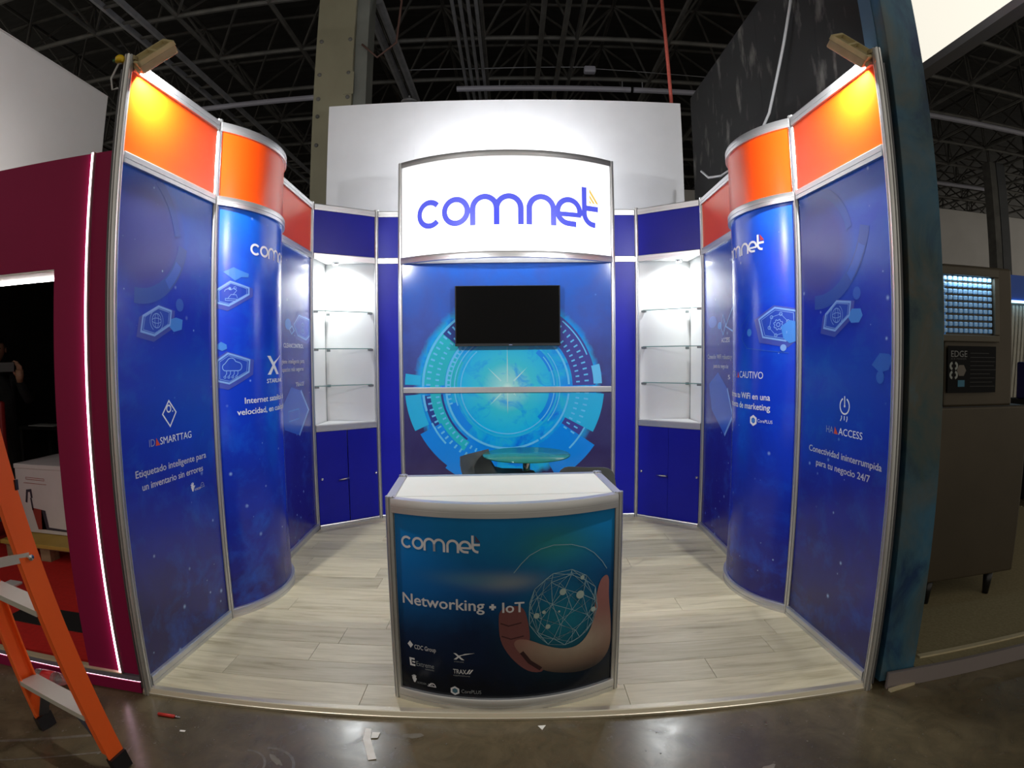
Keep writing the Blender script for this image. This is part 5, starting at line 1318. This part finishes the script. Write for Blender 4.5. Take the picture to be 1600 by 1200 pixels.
# cast ice plates: a grid of small cubes lit from above
M_ICE = mat('ice_cube', (0.35, 0.55, 0.75, 1), 0.12, emit=(0.04, 0.22, 0.55, 1), es=0.12)
ic = None
for i in range(10):
    for j in range(9):
        c = Vector((2.478 + i * 0.0392, YI + 0.006, 1.704 + j * 0.0378))
        if ic is None:
            ic = rawobj(MB().bbox((0, 0, 0), (0.027, 0.018, 0.026), 0.005), 'ice_cube', M_ICE); o = ic
        else: o = ic.copy(); COL.objects.link(o)
        o.parent = win; o.location = c - wloc(win)
il = bpy.data.lights.new('ice_window_light', 'AREA'); il.shape = 'RECTANGLE'; il.size = 0.36; il.size_y = 0.02; il.energy = 0.7; il.color = (0.55, 0.80, 1.0)
io = bpy.data.objects.new('ice_window_light', il); COL.objects.link(io); io.location = (2.66, YI - 0.02, 2.015); io.rotation_euler = (math.radians(12), 0, 0)
pI = Path((2.485, YI), (2.94, YI))
lbl = pI.sheet(MB(), 1.345, 1.615, 0.0, 0.38, 0.004, 0.012).build('label_panel', mat('black_label', (0.004, 0.004, 0.005, 1), 0.6, 0, 0.15), im)
lettering(pI, 'EDGE', 0.022, 0.145, 1.552, 0.036, lbl, mat('label_grey', (0.22, 0.22, 0.22, 1), 0.5), off=0.014)
lettering(pI, 'ICE MAKER', 0.022, 0.140, 1.536, 0.010, lbl, mat('label_dim', (0.06, 0.06, 0.06, 1), 0.5), off=0.014)
for z in (1.500, 1.448):
    print_on(pI, merge(stroke(arcpts(0.036, z, 0.018, 100, 260, 10), 0.014), stroke(arcpts(0.050, z, 0.018, -80, 80, 10), 0.014)), mat('label_pale', (0.30, 0.32, 0.30, 1), 0.5), 'coffee_mark', lbl, 0.014)
print_on(pI, poly(arcpts(0.102, 1.474, 0.036, 0, 360, 6)[:-1]), mat('label_brown', (0.13, 0.11, 0.09, 1), 0.5), 'hexagon_mark', lbl, 0.014)
print_on(pI, poly([(0.076, 1.380), (0.128, 1.380), (0.128, 1.418), (0.076, 1.418)]), mat('label_blue', (0.03, 0.16, 0.26, 1), 0.5), 'blue_sticker', lbl, 0.014)
lines = [stroke([(0.17, 1.574 - k * 0.024), (0.17 + [0.15, 0.2, 0.2, 0.19, 0.21, 0.16, 0.2, 0.18, 0.2][k], 1.574 - k * 0.024)], 0.003) for k in range(9)]
print_on(pI, merge(*lines), mat('label_lines', (0.035, 0.035, 0.035, 1), 0.5), 'small_print_lines', lbl, 0.014)
bn = thing('ice_bin', 'large dark brown ice storage bin on tapered legs', 'ice bin', (2.80, YI + 0.35, 0.05))
MB().bbox((2.80, YI + 0.36, 0.735), (0.72, 0.74, 1.05), 0.012).build('body', M_BRN, bn)
MB().bbox((2.80, YI + 0.36, 1.258), (0.70, 0.72, 0.012), 0.004).build('gasket', M_BLACK, bn)
for x in (2.52, 3.02):
    for y in (YI + 0.06, YI + 0.66): MB().tube([(x, y, 0.215), (x, y, 0.05)], [0.034, 0.020], 10).build('leg', M_BLACK, bn, True)
# distant blue and white booth at the right edge
fb = thing('distant_booth', 'distant booth with blue header and pale slatted wall at the right edge', 'booth', (7.2, 6.2, GZ))
MB().box((7.6, 6.2, 2.47), (2.3, 0.3, 0.34)).build('blue_header', mat('bright_blue_panel', (0.006, 0.10, 0.62, 1), 0.4), fb)
MB().box((7.6, 6.05, 2.29), (2.3, 0.03, 0.03)).build('light_strip', mat('cyan_led', (1, 1, 1, 1), 0.3, emit=(0.45, 0.85, 1.0, 1), es=3.0), fb)
sl = None
for k in range(14):
    c = Vector((6.50 + 0.07 * k, 6.15, 1.45))
    if sl is None: sl = rawobj(MB().box((0, 0, 0), (0.045, 0.04, 1.6)), 'slat', noisy('pale_slat_wood', (0.46, 0.43, 0.36, 1), (0.54, 0.51, 0.44, 1), 5, 0.6)); o = sl
    else: o = sl.copy(); COL.objects.link(o)
    o.parent = fb; o.location = c - wloc(fb); o.rotation_euler = (0, math.radians(5), 0)
MB().box((7.6, 6.3, 1.2), (2.3, 0.06, 2.4)).build('back_wall', noisy('far_wall_beige', (0.30, 0.28, 0.24, 1), (0.34, 0.32, 0.28, 1), 2, 0.7), fb)
MB().box((7.6, 5.9, 0.02), (2.3, 0.7, 0.1)).build('white_step', M_WHITE, fb); MB().box((7.6, 5.54, -0.005), (2.3, 0.02, 0.05)).build('blue_step_edge', mat('bright_blue_panel', (0.006, 0.10, 0.62, 1), 0.4), fb)
ds = thing('display_unit', 'small dark blue display screen on the distant booth desk', 'screen', (6.0, 5.2, GZ))
MB().bbox((5.98, 5.16, 1.30), (0.46, 0.22, 0.42), 0.02).build('screen_body', mat('dark_blue_screen', (0.012, 0.008, 0.10, 1), 0.3), ds)
MB().box((5.82, 5.045, 1.43), (0.09, 0.008, 0.065)).build('screen_badge', M_WHITE, ds)
MB().bbox((6.10, 5.22, 0.53), (0.74, 0.46, 1.12), 0.02).build('desk', M_BLACKM, ds)
fc = thing('steel_column', 'dark far steel column right of the ice machine', 'column', (13.6, 13.0, GZ))
MB().box((13.7, 13.0, 3.5), (0.32, 0.35, 7.05)).build('shaft', noisy('far_column_grey', (0.07, 0.075, 0.085, 1), (0.09, 0.095, 0.105, 1), 2, 0.6), fc)
MB().box((13.40, 12.98, 3.5), (0.22, 0.3, 7.05)).build('side_flange', M_STEEL, fc)

# ================================================================== SMALL THINGS ON THE FLOOR
M_PAPER = noisy('creased_paper', (0.80, 0.76, 0.66, 1), (0.88, 0.85, 0.76, 1), 30, 0.8)
def onfloor(name, polys, label, cat, m=M_PAPER, t=0.0015):
    mb = MB()
    for k, p in enumerate(polys): mb.prism(p, GZ + 0.001 + k * 0.0012, GZ + 0.001 + t + k * 0.0012)
    c = polys[0][0]; return tag(mb.build(name, m, None, False, (c[0], c[1], GZ)), label, cat)
onfloor('tape_strip', [[(-0.640, 2.115), (-0.612, 2.112), (-0.600, 2.035), (-0.632, 2.035)], [(-0.632, 2.036), (-0.602, 2.046), (-0.548, 1.915), (-0.580, 1.905)], [(-0.600, 2.045), (-0.604, 2.085), (-0.568, 2.088), (-0.572, 2.048)]], 'folded strip of pale masking tape on the concrete before the counter', 'tape')
kn = thing('marker_pen', 'red marker pen lying on the concrete by the left corner post', 'pen', (-1.55, 2.03, GZ))
MB().tube([(-1.600, 2.045, GZ + 0.008), (-1.515, 2.045, GZ + 0.008)], 0.008, 8).build('barrel', mat('red_pen', (0.5, 0.02, 0.01, 1), 0.4), kn, True)
MB().tube([(-1.515, 2.045, GZ + 0.008), (-1.485, 2.046, GZ + 0.007)], [0.006, 0.002], 8).build('tip', M_CHROME, kn, True)
onfloor('paper_scrap', [[(-1.44, 1.965), (-1.415, 1.968), (-1.414, 1.958), (-1.438, 1.955)]], 'tiny white paper scrap near the red marker pen', 'paper scrap')
onfloor('paper_scrap', [[(-0.905, 1.79), (-0.890, 1.785), (-0.872, 1.735), (-0.885, 1.735)]], 'narrow white paper scrap left of the masking tape', 'paper scrap')
onfloor('paper_scrap', [[(0.10, 2.155), (0.135, 2.158), (0.118, 2.125)]], 'torn triangular scrap sticking out under the platform edge', 'paper scrap')
# plastic bottle behind the ladder
bt = thing('plastic_bottle', 'clear plastic bottle with red label lying by the magenta kickboard', 'bottle', (-2.28, 2.12, GZ))
Rb = Matrix.Rotation(PI / 2, 3, 'Y')
smooth_by_angle(MB().lathe([(0, 0), (0.030, 0.004), (0.033, 0.02), (0.033, 0.15), (0.026, 0.19), (0.013, 0.215), (0.013, 0.235), (0, 0.235)], (-2.40, 2.13, GZ + 0.034), 16, Rb).build('bottle_body', mat('clear_plastic', (0.9, 0.9, 0.9, 1), 0.08, trans=0.9), bt))
MB().lathe([(0.0335, 0.05), (0.0345, 0.051), (0.0345, 0.119), (0.0335, 0.12)], (-2.40, 2.13, GZ + 0.034), 16, Rb).build('bottle_label', mat('red_label', (0.6, 0.02, 0.02, 1), 0.4), bt, True)
MB().lathe([(0, 0.232), (0.015, 0.232), (0.015, 0.250), (0, 0.250)], (-2.40, 2.13, GZ + 0.034), 14, Rb).build('bottle_cap', mat('red_label', (0.6, 0.02, 0.02, 1), 0.4), bt)

# ================================================================== PERSON IN THE DARK DOORWAY
def person():
    bx_, by_ = -4.52, 4.02; zf = 0.066
    t = thing('person', 'person in dark clothes holding up a phone inside the dark doorway', 'person', (bx_, by_, zf))
    J = {}
    V = []; E_ = []; Rr = []
    def v(name, x, y, z, r, par=None):
        J[name] = len(V); V.append((x, y, z)); Rr.append(r)
        if par is not None: E_.append((J[par], J[name]))
    fwd = Vector((0.72, -0.69)); sd = Vector((0.69, 0.72))      # facing the camera; sd = their left
    def q(f, l, z): return (bx_ + fwd.x * f + sd.x * l, by_ + fwd.y * f + sd.y * l, zf + z)
    v('pelvis', *q(0, 0, 0.92), 0.15)
    v('waist', *q(0, 0, 1.08), 0.135, 'pelvis'); v('chest', *q(0, 0, 1.28), 0.15, 'waist'); v('neck', *q(0.0, 0, 1.44), 0.058, 'chest')
    v('neck2', *q(0.02, 0, 1.50), 0.052, 'neck')
    for s, n in ((1, 'l'), (-1, 'r')):
        v('sh' + n, *q(0.0, s * 0.19, 1.37), 0.065, 'chest')
        v('hip' + n, *q(0, s * 0.09, 0.88), 0.10, 'pelvis'); v('kn' + n, *q(0.02, s * 0.11, 0.48), 0.062, 'hip' + n); v('an' + n, *q(0, s * 0.12, 0.08), 0.042, 'kn' + n); v('to' + n, *q(0.16, s * 0.13, 0.04), 0.036, 'an' + n)
        v('el' + n, *q(0.12, s * 0.28, 1.16), 0.046, 'sh' + n)
    v('wl', *q(0.30, 0.20, 1.36), 0.030, 'ell'); v('wr', *q(0.30, -0.12, 1.34), 0.030, 'elr')
    me = bpy.data.meshes.new('clothed_body'); me.from_pydata([tuple(Vector(p) - Vector((bx_, by_, zf))) for p in V], E_, [])
    o = bpy.data.objects.new('clothed_body', me); COL.objects.link(o); o.parent = t
    md = o.modifiers.new('skin', 'SKIN'); 
    for k, sv in enumerate(me.skin_vertices[0].data): sv.radius = (Rr[k], Rr[k] * (0.8 if Rr[k] > 0.12 else 1)); sv.use_root = (k == 0)
    o.modifiers.new('sub', 'SUBSURF').levels = 2; o.modifiers['sub'].render_levels = 2
    me.materials.append(noisy('dark_clothing', (0.008, 0.008, 0.009, 1), (0.014, 0.014, 0.015, 1), 12, 0.9))
    skin = noisy('skin', (0.36, 0.19, 0.12, 1), (0.42, 0.23, 0.15, 1), 12, 0.5)
    hc = Vector(q(0.04, 0, 1.62)); Rz = Matrix((Vector((fwd.x, fwd.y, 0)), Vector((sd.x, sd.y, 0)), Vector((0, 0, 1)))).transposed()
    # head with nose, ears, brow
    hb_ = MB(); N, K = 14, 18
    vs = []
    for i in range(N + 1):
        th = PI * i / N
        for k in range(K):
            ph = 2 * PI * k / K; x, y, z = math.sin(th) * math.cos(ph), math.sin(th) * math.sin(ph), math.cos(th)
            jaw = 1.0 - 0.28 * max(0.0, -z) ** 1.2
            px, py, pz = 0.098 * x * jaw, 0.076 * y * jaw, 0.118 * z
            if x > 0.75 and -0.35 < z < 0.12: px += 0.022 * (x - 0.75) / 0.25 * (1 - abs(z + 0.12) / 0.26)
            if x > 0.6 and 0.02 < z < 0.25 and 0.15 < abs(y) < 0.6: px -= 0.010
            vs.append(hc + Rz @ Vector((px, py, pz)))
    hb_.add(vs, [(i * K + k, (i + 1) * K + k, (i + 1) * K + (k + 1) % K, i * K + (k + 1) % K) for i in range(N) for k in range(K)])
    hd_ = hb_.build('head', skin, t, True)
    for s in (-1, 1):
        MB().lathe([(0, 0), (0.018, 0.002), (0.026, 0.008), (0.020, 0.014), (0, 0.012)], hc + Rz @ Vector((-0.005, s * 0.074, 0.0)), 12, Rz @ Matrix.Rotation(-s * PI / 2, 3, 'X')).build('ear', skin, hd_, True)
        MB().lathe([(0, -0.008), (0.008, -0.004), (0.008, 0.004), (0, 0.008)], hc + Rz @ Vector((0.083, s * 0.032, 0.012)), 10).build('eye', mat('eye_dark', (0.02, 0.015, 0.012, 1), 0.2), hd_, True)
    MB().tube([hc + Rz @ Vector((0.080, -0.024, -0.062)), hc + Rz @ Vector((0.090, 0, -0.060)), hc + Rz @ Vector((0.080, 0.024, -0.062))], 0.006, 6).build('mouth', mat('lips', (0.25, 0.09, 0.07, 1), 0.5), hd_, True)
    hv_ = []
    for i in range(8):
        th = PI * 0.52 * i / 7
        for k in range(K):
            ph = 2 * PI * k / K; x, y, z = math.sin(th) * math.cos(ph), math.sin(th) * math.sin(ph), math.cos(th)
            zz = z if x < 0.35 else max(z, 0.42)
            hv_.append(hc + Rz @ Vector((0.107 * x, 0.085 * y, 0.126 * zz + 0.004)))
    MB().add(hv_, [(i * K + k, (i + 1) * K + k, (i + 1) * K + (k + 1) % K, i * K + (k + 1) % K) for i in range(7) for k in range(K)]).build('hair', mat('black_hair', (0.008, 0.007, 0.006, 1), 0.5), hd_, True)
    # hands around the phone
    for w_, s in (('wl', 1), ('wr', -1)):
        p = Vector(V[J[w_]]); pts_ = []; up = Vector((0, 0, 1)); f3 = Vector((fwd.x, fwd.y, 0)); l3 = Vector((sd.x, sd.y, 0))
        hm = MB().tube([p - up * 0.02, p + up * 0.03 + f3 * 0.01, p + up * 0.085 + f3 * 0.018], [0.026, 0.036, 0.034], 10)
        for k, (off, ln) in enumerate(((-0.027, 0.075), (-0.009, 0.085), (0.009, 0.080), (0.027, 0.062))):
            b = p + up * 0.08 + f3 * (0.018 + off * 0.2) + l3 * s * off * 0.6 + f3 * off * 0.8
            hm.tube([b, b + up * ln * 0.5 - l3 * s * 0.004, b + up * ln * 0.85 - l3 * s * 0.022, b + up * ln * 0.95 - l3 * s * 0.045], [0.0095, 0.009, 0.0085, 0.007], 7)
        b = p + up * 0.03 - f3 * 0.01 - l3 * s * 0.02
        hm.tube([b, b + up * 0.03 - l3 * s * 0.025, b + up * 0.065 - l3 * s * 0.04], [0.012, 0.011, 0.008], 7)
        hm.build('hand', skin, t, True)
    a, b = Vector(V[J['wl']]), Vector(V[J['wr']]); c = (a + b) / 2 + Vector((0, 0, 0.12)) + Vector((fwd.x, fwd.y, 0)) * 0.01
    ph = MB().bbox(c, (0.010, 0.235, 0.085), 0.004, Rz).build('phone', M_BLACK, None, False, c); tag(ph, 'black phone held up by the person in the doorway', 'phone')
    return t
person()
